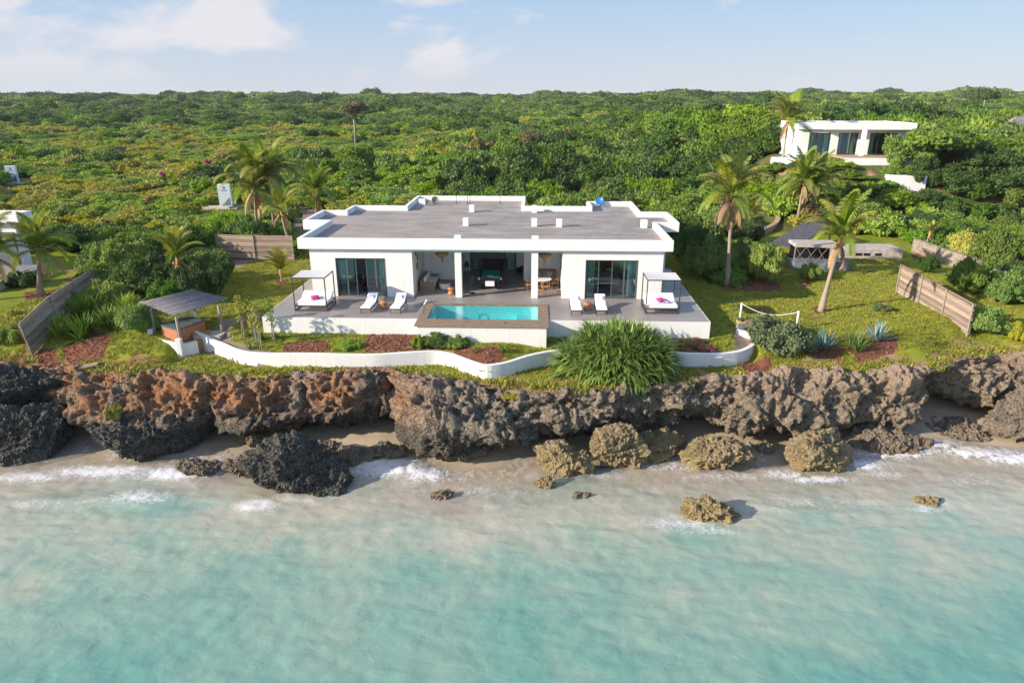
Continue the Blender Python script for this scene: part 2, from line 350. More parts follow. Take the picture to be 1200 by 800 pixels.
_cx = np.array(_cx); _cy = np.array(_cy); _cl = np.array(_cl)
def sm_interp(x, xs, ys, w=.45):
    return sum(np.interp(x + d, xs, ys) for d in (-w, -w / 2, 0, w / 2, w)) / 5
def y_top(x): return sm_interp(x, _cx, _cy) + .28 * pn(np.stack([np.asarray(x, float) * .55, np.zeros(len(np.atleast_1d(x))), np.zeros(len(np.atleast_1d(x)))], 1)) if np.ndim(x) else float(y_top(np.array([x]))[0])
def y_lip(x): return sm_interp(x, _cx, _cl, .8)
# low white wall: px of its top edge at z -1.2
wall_px = [(222, 392), (240, 396), (258, 401), (274, 408), (290, 412), (320, 413.5), (360, 414), (400, 414.5), (440, 414.5), (480, 412.5), (510, 411), (528, 413.5), (548, 421), (568, 427.5), (590, 425), (620, 416), (645, 411), (670, 409.5), (720, 410.5), (770, 412), (810, 413.5), (845, 413.5), (868, 411), (881, 405)]
wall_pts = [W(x, y, -1.2) for x, y in wall_px]
wx = np.array([p.x for p in wall_pts]); wy = np.array([p.y for p in wall_pts])
def y_wall(x): return np.interp(x, wx, wy)

def ground_z(x, y):
    x = np.asarray(x, float); y = np.asarray(y, float)
    yt = y_top(x); yw = y_wall(x); inside = sst(wx[0] - .6, wx[0] + .3, x) * (1 - sst(wx[-1] - .1, wx[-1] + .5, x))
    base = -.95 + 0 * x
    # enclosed bed: gentle fall to the inner face of the wall
    zi = -.95 - .42 * (1 - sst(0, 2.2, y - yw)); zo = ZT + .12 - .1 * (1 - sst(0, 1.2, y - yt)) + 0 * x
    zin = np.where(y > yw, zi, zo)
    zfree = -.95 - (abs(ZT) - .95 - .03) * (1 - sst(0, 4.6, y - yt)) ** 1.3
    z = inside * zin + (1 - inside) * zfree
    p = np.stack([x * .18, y * .18, 0 * x], 1)
    z = z + .09 * pn(p) * sst(0, 3, y - yt) * (1 - inside * .6) * (1 - sst(200, 500, y))
    # land rises inland, more on the right under the second villa
    z = z + sst(70, 900, y) * 9.0 + 1.2 * sst(60, 120, y) * fbm(np.stack([x * .012, y * .012, 0 * x + 3], 1), 3)
    z = z + 6.4 * sst(24, 36, x) * sst(70, 84, y) * (1 - .6 * sst(130, 260, y))
    hx = x - HO.x; hy = y - HO.y; uu = hx * HU.x + hy * HU.y; vv = hx * HV.x + hy * HV.y
    z = z - 1.0 * sst(9.0, 9.9, uu) * (1 - sst(15.8, 16.7, uu)) * sst(-1.2, -.6, vv) * (1 - sst(3, 3.6, vv))
    z = z + 3.0 * sst(300, 900, y) * pn(np.stack([x * .004, y * .004, 0 * x + 9], 1))
    return z
def gz(x, y): return float(ground_z(np.array([x]), np.array([y]))[0])
def G(px, py, z0=-1.0):
    """point of the ground that the photograph shows at px, py"""
    a = Vector((0, 0, CH)); d = (W(px, py, z0) - a).normalized(); ts = np.geomspace(25, 900, 700); x_ = d.x * ts; y_ = d.y * ts; z_ = CH + d.z * ts
    below = np.where(z_ < ground_z(x_, y_))[0]
    if len(below) == 0: return W(px, py, z0)
    i = below[0]; lo, hi = ts[max(i - 1, 0)], ts[i]
    for _ in range(14):
        m_ = (lo + hi) / 2; q = a + d * m_
        if q.z < gz(q.x, q.y): hi = m_
        else: lo = m_
    return a + d * hi

def pip(px, py, poly):
    inside = np.zeros(len(px), bool); n = len(poly); j = n - 1
    for i in range(n):
        xi, yi = poly[i]; xj, yj = poly[j]
        c = ((yi > py) != (yj > py)) & (px < (xj - xi) * (py - yi) / (yj - yi + 1e-12) + xi)
        inside ^= c; j = i
    return inside
def wpoly(pts, z=-1.0): return [(W(a, b, z).x, W(a, b, z).y) for a, b in pts]

# ------------------------------------------------------------------ ground sheet
def spread(a, b, st, far, k=1.13):
    xs = list(np.arange(a, b + 1e-6, st)); s = st
    while xs[-1] < far: s *= k; xs.append(xs[-1] + s)
    return xs
xs = spread(0, 34, .17, 5200); xs = np.array(sorted([-x for x in xs[1:]] + xs))
ss = np.array([-.0, .12] + spread(.3, 22, .17, 6500, 1.1))
XX, SS = np.meshgrid(xs, ss); x = XX.ravel(); y = (SS + y_top(XX.ravel()).reshape(XX.shape)).ravel() + .15
z = ground_z(x, y)
n0 = pn(np.stack([x * .8, y * .8, 0 * x], 1)); jx = x + .25 * n0; jy = y + .25 * pn(np.stack([x * .8, y * .8, 0 * x + 5], 1))
def soft(poly, d=.12):
    return np.mean([pip(jx + a, jy + b, poly) for a, b in ((0, 0), (d, 0), (-d, 0), (0, d), (0, -d))], axis=0)
mulch_polys = [wpoly(p, z_) for p, z_ in (
    ([(330, 405), (380, 402), (392, 409), (375, 414), (330, 413)], -1.25), ([(432, 397), (487, 397), (520, 404), (560, 412), (590, 413), (588, 426), (566, 428), (545, 421), (528, 411), (500, 410), (425, 413)], -1.3),
    ([(836, 329), (866, 322), (915, 333), (916, 342), (870, 343), (845, 340)], -1), ([(948, 362), (958, 358), (974, 364), (972, 368), (956, 368)], -1), ([(936, 331), (948, 330), (954, 335), (938, 337)], -1), ([(882, 361), (905, 364), (903, 369), (884, 367)], -1),
    ([(940, 405), (990, 409), (986, 418), (942, 414)], -1.5), ([(990, 407), (1050, 400), (1052, 409), (1006, 417)], -1.4), ([(72, 408), (112, 398), (134, 403), (118, 416), (80, 420)], -1.6), ([(40, 408), (66, 406), (70, 420), (44, 422)], -1.6), ([(75, 327), (105, 322), (115, 332), (85, 338)], -1), ([(30, 343), (62, 341), (66, 350), (32, 352)], -1), ([(322, 330), (338, 329), (340, 334), (324, 335)], -1),
    ([(1068, 300), (1100, 288), (1105, 300), (1076, 310)], -1), ([(868, 421), (905, 423), (905, 436), (872, 436)], -1.8))]
mulch = np.clip(sum(soft(p) for p in mulch_polys), 0, 1)
path_polys = [wpoly(p, z_) for p, z_ in (
    ([(233, 398), (250, 386), (262, 378), (285, 372), (310, 368), (306, 376), (280, 381), (268, 390), (275, 398), (300, 405), (330, 411), (300, 413), (272, 409), (250, 400)], -1.1),
    ([(256, 318), (262, 306), (290, 301), (300, 305), (272, 319), (258, 325)], -1),
    ([(862, 412), (858, 404), (862, 390), (868, 378), (885, 378), (905, 386), (895, 393), (881, 403)], -1.15), ([(330, 268), (322, 240), (380, 232), (398, 250), (375, 275)], -1))]
path = np.clip(sum(soft(p, .08) for p in path_polys), 0, 1)
clear = wpoly([(-300, 470), (-300, 300), (60, 288), (118, 300), (150, 345), (235, 345), (250, 300), (345, 296), (330, 262), (325, 245), (390, 240), (392, 285), (775, 285), (815, 300), (830, 335), (880, 318), (870, 292), (872, 276), (915, 272), (990, 272), (1062, 274), (1190, 334), (1500, 420), (1500, 470)], -1)
lawn = np.where(pip(x, y, clear), 1.0, 0.0)
dirt = sst(.25, .75, fbm(np.stack([x * .5, y * .5, 0 * x + 2], 1), 4) * .9 + 1.1 * (1 - sst(.3, 2.6, y - y_top(x))))
dirt = dirt * (1 - .75 * ((x < -8) & (x > -19.5)) )
gme = mesh_np('ground', np.stack([x, y, z], 1), grid_faces(len(ss), len(xs)), None, True, {'mulch': mulch, 'path': path, 'lawn': lawn, 'dirt': dirt})
t = MT('ground_cover'); n1 = t.noise(.55, 5, .6); n2 = t.noise(3.2, 5, .7); n3 = t.noise(22, 4, .7); n4 = t.noise(60, 3, .7)
gr = t.mix(t.ramp(n1, .38, .64), (.155, .225, .018), (.36, .34, .035)); gr = t.mix(t.ramp(n2, .35, .7, 0, .65), gr, (.28, .30, .025)); gr = t.mix(t.ramp(n2, .62, .75, 0, .7), gr, (.25, .17, .05)); gr = t.mix(t.ramp(n4, .40, .62, 0, .6), gr, (.05, .085, .010))
wild = t.mix(t.ramp(n1, .4, .6), (.05, .075, .018), (.13, .12, .04))
col = t.mix(t.attr('lawn'), wild, gr)
gp = t.new('ShaderNodeSeparateXYZ'); t.l.new(t.tc.outputs['Object'], gp.inputs[0]); dc = t.mix(t.ramp(n2, .35, .65), (.33, .15, .065), t.mix(t.ramp(gp.outputs[0], 0, 10), (.30, .19, .11), (.40, .29, .20))); fac = t.ramp(t.math('ADD', t.attr('dirt'), t.math('MULTIPLY', t.math('SUBTRACT', n3, .5), 1.2)), .55, .8)
col = t.mix(fac, col, dc)
mc = t.mix(t.ramp(n4, .35, .65), (.15, .055, .035), (.26, .11, .065)); mc = t.mix(t.ramp(n3, .5, .7, 0, .6), mc, (.09, .035, .02))
col = t.mix(t.ramp(t.math('ADD', t.attr('mulch'), t.math('MULTIPLY', t.math('SUBTRACT', n3, .5), .5)), .4, .6), col, mc)
col = t.mix(t.attr('path'), col, t.mix(t.ramp(n2, .3, .7), (.27, .20, .16), (.21, .165, .14)))
hb = t.math('ADD', t.math('MULTIPLY', n3, .6), t.math('MULTIPLY', n4, .4))
gmat = t.fin(col, .9, t.bump(hb, .9, .06), .15); gme.materials.append(gmat)
tag(link('ground', gme), kind='structure')

# ------------------------------------------------------------------ rock material
def rockmat(name, dark, mid, light, tan, tanlo, rust=None):
    t = MT(name); n1 = t.noise(.55, 5, .6); n2 = t.noise(2.6, 8, .7); n3 = t.noise(11, 6, .75); v = t.vor(5.5, t.map((1, 1, .8))); v2 = t.vor(19)
    col = t.mix(t.ramp(n2, .38, .56), dark, mid); col = t.mix(t.ramp(n3, .48, .62, 0, .88), col, light); col = t.mix(t.ramp(v2.outputs['Distance'], .0, .28, .45, 0), col, tuple(c * .4 for c in dark))
    geo = t.new('ShaderNodeNewGeometry'); sp = t.new('ShaderNodeSeparateXYZ'); t.l.new(geo.outputs['Position'], sp.inputs[0])
    lowz = t.ramp(t.math('ADD', sp.outputs[2], t.math('MULTIPLY', n2, 2.2)), tanlo, tanlo - 1.6)
    col = t.mix(t.math('MULTIPLY', lowz, t.ramp(n3, .3, .6)), col, tan)
    if rust:
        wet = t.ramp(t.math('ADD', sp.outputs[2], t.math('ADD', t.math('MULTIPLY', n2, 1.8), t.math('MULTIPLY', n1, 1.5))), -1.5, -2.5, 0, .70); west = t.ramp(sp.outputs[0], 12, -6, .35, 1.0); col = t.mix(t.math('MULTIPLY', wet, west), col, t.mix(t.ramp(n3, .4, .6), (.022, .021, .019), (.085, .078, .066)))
        hi = t.ramp(t.math('ADD', sp.outputs[2], t.math('MULTIPLY', n2, 2.6)), -2.7, -1.5)
        col = t.mix(t.math('MULTIPLY', t.math('MULTIPLY', hi, t.ramp(n1, .36, .50)), t.math('MULTIPLY', t.ramp(n3, .38, .52), t.ramp(sp.outputs[0], -3.5, -8, .12, 1))), col, rust)
        hi2 = t.ramp(t.math('ADD', sp.outputs[2], t.math('MULTIPLY', n3, 1.6)), -1.9, -1.3)
        rx = t.ramp(sp.outputs[0], 6, 14)
        col = t.mix(t.math('MULTIPLY', hi2, t.math('MAXIMUM', t.ramp(n2, .45, .6), rx)), col, (.40, .29, .22))
        east = t.math('MULTIPLY', t.math('MULTIPLY', t.ramp(sp.outputs[0], 7, 15), t.ramp(n2, .35, .6, .1, .75)), t.ramp(n3, .36, .52))
        col = t.mix(east, col, (.44, .33, .22))
    h = t.math('ADD', t.math('MULTIPLY', n3, .7), t.math('MULTIPLY', v.outputs['Distance'], .6)); h = t.math('ADD', h, t.math('MULTIPLY', v2.outputs['Distance'], .35))
    n9 = t.noise(26, 4, .8); h = t.math('ADD', h, t.math('MULTIPLY', n9, .25)); return t.fin(col, .85, t.bump(h, 1.0, .26), .25)
M['cliff'] = rockmat('cliff_rock', (.045, .042, .037), (.25, .215, .165), (.62, .54, .43), (.32, .24, .12), -3.0, (.46, .19, .07))
M['darkrock'] = rockmat('dark_rock', (.032, .032, .028), (.10, .096, .082), (.28, .26, .22), (.21, .18, .09), -4.4)
M['tanrock'] = rockmat('tan_rock', (.12, .09, .05), (.36, .28, .16), (.55, .45, .29), (.44, .34, .15), -3.2)
M['greybrown'] = rockmat('grey_brown_rock', (.08, .07, .055), (.27, .22, .17), (.42, .36, .28), (.33, .23, .12), -3.6)

def rough_rock(P, Nn, big, seed):
    q = P + seed * 17.1; qs = q * np.array([1, 1, 1.5])
    d = .42 * big * pn(q * .36) + .20 * big * (ridge(qs * .48, 3) - .5)
    wv = worley(q * np.array([.62, .62, 1.25]) + .5 * pn(q * 1.1)[:, None]); d += .42 * big * (np.minimum(wv, .75) - .5)
    d += .26 * fbm(qs * 1.7, 4) - .13 * np.abs(fbm(q * 4.6, 3)) + big * .42 * pn(q * np.array([.16, .16, 1.35]) + .25 * pn(q * .5)[:, None])
    w2 = worley(q * 2.9 + .3 * pn(q * 3)[:, None]); d += .26 * (w2 - .5)
    w3 = worley(q * 7.0); d += .12 * (w3 - .45)
    d += .10 * (ridge(q * 3.7, 3) - .3) + .05 * (worley(q * 12.0) - .45)
    return d
# cliff sweep
cxs = np.concatenate([-np.array(spread(0, 30, .085, 130, 1.12))[::-1][:-1], np.array(spread(0, 30, .085, 130, 1.12))])
yt = y_top(cxs); yl = y_lip(cxs)
NP = 118
ctrl = []
zc = np.full_like(cxs, ZT)
cave = np.exp(-((cxs - 24.0) / 1.6) ** 2)
lipz = -4.45 + .45 * pn(np.stack([cxs * .35, 0 * cxs, 0 * cxs + 4], 1)) + .9 * cave
ctrl = [(yt + 3.2, zc - .7), (yt + 1.2, zc - .15), (yt + .35, zc + .10), (yt - .05, zc - .05), (yt * .62 + yl * .38 - .25, zc - .75), (yl * .85 + yt * .15 - .35, zc - 1.5), (yl - .15, lipz + .35), (yl + .25, lipz - .1), (yl + 1.5 + 1.2 * cave, lipz - .35), (yl + 2.0 + 1.8 * cave, lipz * 0 - 5.2), (yl + 1.7 + 1.8 * cave, lipz * 0 - 6.0)]
def catmull(cs, n):
    K = len(cs); out = []
    for s in np.linspace(0, K - 1.0001, n):
        i = int(s); f = s - i; p = [cs[max(0, min(K - 1, i + k))] for k in (-1, 0, 1, 2)]
        o = []
        for d in (0, 1):
            a, b, c, e = (q[d] for q in p)
            o.append(.5 * ((2 * b) + (-a + c) * f + (2 * a - 5 * b + 4 * c - e) * f * f + (-a + 3 * b - 3 * c + e) * f ** 3))
        out.append(o)
    return out
prof = catmull(ctrl, NP)
Pv = np.stack([np.stack([cxs, a, b], 1) for a, b in prof], 0)   # NP x NX x 3
def normals(Pg):
    du = np.gradient(Pg, axis=1); dv = np.gradient(Pg, axis=0); n = np.cross(du, dv); return n / (np.linalg.norm(n, axis=2)[..., None] + 1e-9)
nn = normals(Pv)
if nn[NP // 2, :, 1].mean() > 0: nn = -nn
flat = Pv.reshape(-1, 3); d = rough_rock(flat, None, 1.0, 0.0).reshape(Pv.shape[:2])
tt = np.linspace(0, 1, NP)[:, None]; amp = sst(.10, .36, tt) * .95 + .05 + .18 * sst(.18, .24, tt)
xoff = np.stack([.35 * pn(flat * .7 + 31), 0 * flat[:, 0], 0 * flat[:, 0]], 1).reshape(Pv.shape) * sst(.2, .4, tt)[..., None]
Pd = Pv + nn * (d * amp)[..., None] + xoff
# vertical clefts
cleft = sum(np.exp(-((cxs + .4 * np.sin(tt * 9) - c0) / wd) ** 2) * dp for c0, wd, dp in ((-6.4, .45, 1.5), (-11.2, .25, .35), (7.6, .3, .6), (13.2, .25, .3), (-16.2, .25, .4), (23.6, 1.3, 2.4)))
Pd[..., 1] += cleft * sst(.26, .42, tt)
me = mesh_np('cliff', Pd.reshape(-1, 3), grid_faces(NP, len(cxs))[:, ::-1], M['cliff'], False)
tag(link('cliff', me), kind='structure')

# sand and sea bed
def sand_z(x, y):
    p = np.stack([x * .22, y * .22, 0 * x + 1], 1)
    s = y - (32.7 - 1.9 * np.exp(-((x + 2.5) / 5.0) ** 2) - .5 * np.exp(-((x - 9) / 4.0) ** 2) + .8 * pn(p * .8)); z = ZW + np.where(s > 0, s * .13, s * .105) + .10 * pn(p * 1.7) + .03 * pn(p * 6)
    return np.maximum(z, -9)
xs2 = np.array(sorted(set([-v for v in spread(0, 34, .25, 400, 1.2)] + spread(0, 34, .25, 400, 1.2)))); ys2 = np.concatenate([[-400, -150, -60, -20], np.arange(0, 38.1, .25)])
XX, YY = np.meshgrid(xs2, ys2); x = XX.ravel(); y = YY.ravel(); z = sand_z(x, y)
t = MT('sand'); n1 = t.noise(.5, 5, .6, t.map((1, 2, 1))); n2 = t.noise(40, 2)
col = t.mix(t.ramp(n1, .35, .65), (.42, .335, .235), (.33, .265, .19)); M['sand'] = t.fin(col, .75, t.bump(n2, .2, .01), .3)
tag(link('sand', mesh_np('sand', np.stack([x, y, z], 1), grid_faces(len(ys2), len(xs2)), M['sand'], True)), kind='structure')

# ------------------------------------------------------------------ sea
xs3 = np.array(sorted(set([-v for v in spread(0, 32, .14, 600, 1.15)] + spread(0, 32, .14, 600, 1.15)))); ys3 = np.concatenate([[-600, -250, -100, -40, -10, 0, 5, 9], np.arange(12, 36.1, .14)])
XX, YY = np.meshgrid(xs3, ys3); x = XX.ravel(); y = YY.ravel()
p = np.stack([x, y, 0 * x], 1)
foam_px = [(455, 549, 40, 12, 1.1, .28), (500, 558, 28, 10, .8, .08), (210, 556, 45, 9, .95, .1), (120, 553, 60, 9, .85, .08), (30, 560, 45, 7, .7, .06), (165, 583, 34, 9, .6, .1), (303, 592, 20, 7, 1.0, .08), (345, 585, 45, 6, .5, .0), (60, 590, 70, 8, .35, .05),
           (640, 562, 22, 6, .5, 0), (700, 556, 45, 7, .45, 0), (790, 548, 50, 8, .5, 0), (850, 558, 50, 6, .55, 0), (920, 556, 30, 7, .65, 0), (1010, 545, 36, 10, .7, .1), (1050, 532, 42, 9, .9, .15), (1095, 522, 32, 8, 1.0, .22), (1150, 532, 45, 8, .95, .15), (1205, 540, 50, 8, .9, .1), (1040, 556, 30, 6, .55, 0),
           (800, 612, 40, 10, .5, 0), (835, 622, 34, 6, .45, 0), (515, 583, 22, 8, .5, 0), (560, 575, 80, 12, .35, 0), (1085, 596, 22, 6, .5, 0), (960, 562, 40, 6, .8, 0), (1120, 560, 60, 10, .35, 0), (950, 590, 90, 16, .25, 0), (540, 660, 120, 30, .12, 0)]
foam = 0 * x; up = 0 * x
for fx, fy, rx, ry, st, hh in foam_px:
    c = W(fx, fy, ZW); ex = 1.25 * (W(fx + rx, fy, ZW).x - c.x); ey = abs(W(fx, fy - ry, ZW).y - c.y)
    g = np.exp(-((x - c.x) / ex) ** 2 - ((y - c.y) / ey) ** 2); foam = np.maximum(foam, np.minimum(1.2, g * st * 1.25)); up = up + g * hh
z = ZW + .035 * pn(p * np.array([.5, 1.1, 1])) + .03 * pn(p * np.array([1.3, 2.2, 1]) + 5) + .015 * pn(p * 3.1) + up * (.75 + .8 * ridge(p * 1.6, 3) * .4)
fade = sst(9, 14, y) * (1 - sst(33, 40, np.abs(x) * 1.0) * .5)
z = ZW + (z - ZW) * fade
dep = np.clip(z - sand_z(x, y), -.5, 4)
# warp of the sandy plumes, in world metres
pl = fbm(np.stack([x * .11 + .5 * y * .05, y * .16, 0 * x + 6], 1) + .5 * pn(p * .1)[:, None], 5)
wme = mesh_np('sea', np.stack([x, y, z], 1), grid_faces(len(ys3), len(xs3)), None, True, {'foam': foam, 'dep': dep, 'plume': pl})
t = MT('sea_water'); vec = t.map((1.15, .62, 1), (0, 0, R(-25))); n1 = t.noise(.42, 7, .62, vec, .8); n2 = t.noise(2.6, 7, .68, vec, .7); n3 = t.noise(7, 6, .7, None, .4); n5 = t.noise(.16, 3, .5)
dv = t.math('ADD', t.attr('dep'), t.math('MULTIPLY', t.math('SUBTRACT', n1, .5), .95)); dv = t.math('ADD', dv, t.math('MULTIPLY', t.attr('plume'), -.45)); dv = t.math('ADD', dv, t.math('MULTIPLY', t.math('SUBTRACT', n5, .5), .7))
col = t.mix(t.ramp(dv, .1, 1.0), (.44, .375, .29), (.29, .36, .285)); col = t.mix(t.ramp(dv, .75, 1.75), col, (.13, .30, .252)); col = t.mix(t.ramp(n2, .46, .72, 0, .14), col, (.13, .27, .25)); col = t.mix(t.ramp(n2, .48, .28, 0, .18), col, (.42, .46, .40))
edge = t.math('MULTIPLY', t.ramp(t.attr('dep'), .30, .10), t.ramp(t.attr('dep'), -.03, .04)); fo = t.math('MAXIMUM', t.attr('foam'), t.math('MULTIPLY', edge, t.ramp(n1, .40, .60, .0, .62)))
fm = t.math('ADD', fo, t.math('MULTIPLY', t.math('SUBTRACT', n3, .5), 2.1)); fm = t.math('ADD', fm, t.math('MULTIPLY', t.math('SUBTRACT', n2, .5), .9))
veil = t.math('MULTIPLY', t.ramp(t.math('ADD', t.attr('dep'), t.math('MULTIPLY', t.math('SUBTRACT', n1, .5), .9)), .75, .05), t.ramp(n2, .42, .60)); col = t.mix(t.math('MULTIPLY', veil, .55), col, (.66, .62, .58))
fmask = t.math('MULTIPLY', t.ramp(fm, .30, .86), t.ramp(fo, .04, .30))
col = t.mix(fmask, col, (.66, .65, .67))
n6 = t.noise(1.1, 5, .55, t.map((.9, 1.5, 1), (0, 0, R(-16))), .5); bp = t.bump(t.math('ADD', t.math('MULTIPLY', n6, .9), t.math('MULTIPLY', n3, .10)), .28, .22)
n7 = t.noise(.20, 6, .58, t.map((.6, 1.3, 1), (0, 0, R(-35)), 'Object', (3.1, 1.7, 0)), .9); sh_ = t.ramp(t.attr('dep'), 1.25, .45, .12, 1.0); col = t.mix(t.math('MULTIPLY', t.ramp(n7, .50, .66, 0, .75), sh_), col, (.42, .37, .315)); col = t.mix(t.ramp(n7, .47, .36, 0, .30), col, (.11, .25, .225))
t.fin(col, t.mix(fmask, (.22, .22, .22), (.8, .8, .8)), bp, .5); t.b.inputs['IOR'].default_value = 1.33
trn = t.new('ShaderNodeBsdfTransparent'); mx = t.new('ShaderNodeMixShader')
al = t.math('MAXIMUM', t.ramp(t.attr('dep'), -.03, .60, .10, 1.0), t.math('MAXIMUM', fmask, t.math('MULTIPLY', veil, .6))); t.set(mx.inputs[0], al); t.l.new(trn.outputs[0], mx.inputs[1]); t.l.new(t.b.outputs[0], mx.inputs[2]); t.l.new(mx.outputs[0], t.o.inputs[0])
wme.materials.append(t.m); tag(link('sea', wme), kind='structure')

# ------------------------------------------------------------------ boulders
def boulder(name, px0, px1, ptop, pbot, zb, mat, label, seed, depth=.8, rough=1.0, sub=6, tilt=0, flat=1.0, hgt=None, cat='boulder', group=None, shape=None):
    """px range, top and foot in the photograph; zb = height of its foot"""
    c = W((px0 + px1) / 2, pbot, zb); width = W(px1, pbot, zb).x - W(px0, pbot, zb).x; width *= .93; pbot -= 3
    dep_ = width * depth
    # height from the apparent height minus the part taken by its depth
    if hgt is None:
        zt_ = zb
        for k in range(60):
            q = PX(c.x, c.y + dep_ * .45, zt_)[1]
            if q <= ptop: break
            zt_ += .06
        hgt = max(.3, (zt_ - zb) * .84)
    bm = bmesh.new(); bmesh.ops.create_icosphere(bm, subdivisions=sub, radius=1.0)
    P = np.array([v.co[:] for v in bm.verts]); rs = np.random.RandomState(seed)
    # planes cut the ball into a block
    r = np.full(len(P), 1.0)
    for k in range(9):
        n_ = rs.normal(size=3); n_ /= np.linalg.norm(n_); dd = rs.uniform(.45, .88); dt = P @ n_; r = np.minimum(r, np.where(dt > .05, dd / np.maximum(dt, .05), 9))
    S = np.array([width / 2 * 1.08, dep_ / 2, hgt * .62])
    Q = P * (.12 + .88 * r)[:, None] * 1.12 * S * np.array([1, 1, 1])
    if shape: Q = shape(Q, P, S)
    nrm = P / S; nrm /= np.linalg.norm(nrm, axis=1)[:, None]
    a = min(1.0, width / 3.2)
    Q = Q + nrm * (rough_rock(Q * (1.0 / max(a, .35)) ** .6, None, .55 * rough, seed * .7) * (.25 + .75 * a) * .85)[:, None]
    Q[:, 2] += hgt * .38
    if tilt: ca, sa = math.cos(tilt), math.sin(tilt); Q[:, [0, 2]] = np.stack([Q[:, 0] * ca - Q[:, 2] * sa, Q[:, 0] * sa + Q[:, 2] * ca], 1)
    Q[:, 2] = np.maximum(Q[:, 2], -.55)
    for v, q in zip(bm.verts, Q): v.co = q
    me = bpy.data.meshes.new(name); bm.to_mesh(me); bm.free(); me.materials.append(M[mat])
    o = link(name, me, None, (c.x, c.y + dep_ * .42, zb)); return tag(o, label, cat, group)
ZS = ZW
boulder('boulder', 84, 262, 460, 540, ZS, 'darkrock', 'largest dark grey boulder, leaning on the left cliff with foam at its foot', 11, .75, 1.1, 7, tilt=R(-3))
boulder('boulder', -75, 78, 462, 548, ZS, 'darkrock', 'black jagged rock mass at the left edge of the shore', 12, .8, 1.1, 7)
boulder('boulder', -70, 70, 428, 480, -3.6, 'darkrock', 'upper dark craggy rock below the leaning fence at far left', 13, .6, 1.1, 7, hgt=1.9)
def b2(Q, P, S):
    Q = Q.copy(); t_ = Q[:, 0] / S[0]; Q[:, 2] = np.where(Q[:, 2] > -.6 * S[2], -.6 * S[2] + (Q[:, 2] + .6 * S[2]) * (1.18 - .78 * sst(-.45, .75, t_)), Q[:, 2]); Q[:, 1] -= sst(0, 1.2, t_) * S[1] * .3; return Q
boulder('boulder', 292, 414, 513, 580, ZS, 'darkrock', 'isolated dark boulder in the surf sloping down to its right', 14, .62, 1.0, 7, shape=b2, hgt=1.9)
TG = 'tan boulders along the foot of the cliff'
boulder('boulder', 627, 697, 513, 558, ZS, 'tanrock', 'leftmost tan boulder below the big strap-leaved shrub', 15, .85, .8, 6, group=TG)
boulder('boulder', 697, 756, 510, 551, ZS, 'tanrock', 'pointed tan boulder second from left at the cliff foot', 16, .8, .8, 6, group=TG, hgt=1.9)
boulder('boulder', 742, 810, 507, 540, ZS, 'tanrock', 'low flat tan boulder between two taller ones', 17, .7, .8, 6, group=TG)
boulder('boulder', 806, 884, 500, 552, ZS, 'tanrock', 'widest lumpy tan boulder right of the flat one', 18, .8, .9, 6, group=TG)
boulder('boulder', 934, 1000, 497, 558, ZS, 'tanrock', 'tall rounded ochre boulder standing alone below the agaves', 19, .85, .85, 6, group=TG)
boulder('boulder', 800, 868, 582, 618, ZW - .3, 'tanrock', 'tan oblong rock standing out of the sea away from shore', 20, .55, .6, 6, tilt=R(8))
boulder('boulder', 1078, 1106, 580, 596, ZW - .2, 'tanrock', 'small tan rock in the sea at right', 21, .7, .6, 5)
boulder('boulder', 627, 650, 556, 572, ZS, 'tanrock', 'little rock at the foot of the leftmost tan boulder', 22, .8, .7, 5)
boulder('boulder', 505, 530, 578, 587, ZW - .1, 'greybrown', 'small wet rock awash in front of the sand', 23, .6, .6, 5, hgt=.3)
boulder('boulder', 670, 692, 578, 586, ZW - .12, 'greybrown', 'nearly submerged flat stone off the sand', 24, .6, .5, 5, hgt=.25)
boulder('boulder', 888, 908, 514, 528, ZS + .1, 'greybrown', 'small flat rock on sand right of the widest tan boulder', 25, .8, .7, 5, hgt=.3)
boulder('boulder', 1168, 1300, 452, 518, -5.4, 'greybrown', 'big pale brown rock below the cave at the right edge', 26, .6, .8, 7)
boulder('boulder', 1095, 1175, 492, 518, ZS, 'greybrown', 'low brown ledge under the cave mouth', 27, .7, .8, 6, hgt=.4)
boulder('boulder', 1000, 1090, 506, 532, ZS, 'greybrown', 'flat brown ledge on sand right of the ochre boulder', 28, .6, .8, 6, hgt=.6)
LG = 'low rocks on the sand'
for i, (a, b, c_, d_, lb) in enumerate(((355, 400, 520, 540, 'low tan rock behind the dark surf boulder'), (388, 436, 523, 546, 'knobbly low tan rock right of the dark surf boulder'), (432, 470, 520, 538, 'small low rock in the middle of the sand patch'), (470, 520, 512, 532, 'dark rough rock at the end of the sand patch'), (505, 565, 512, 538, 'brown crumbly rock beneath the jutting grey cliff'), (560, 590, 515, 530, 'small rough rock under the right end of jutting cliff'), (262, 300, 545, 556, 'small dark stone left of the surf boulder'), (206, 256, 540, 556, 'low wet rock right of the largest boulder'), (270, 330, 500, 520, 'low dark rock in the shade of the left overhang'))):
    boulder('boulder', a, b, c_, d_, ZS + .15, 'greybrown', lb, 40 + i, .8, 1.0, 6, group=LG, hgt=.55 if i < 7 else .25)

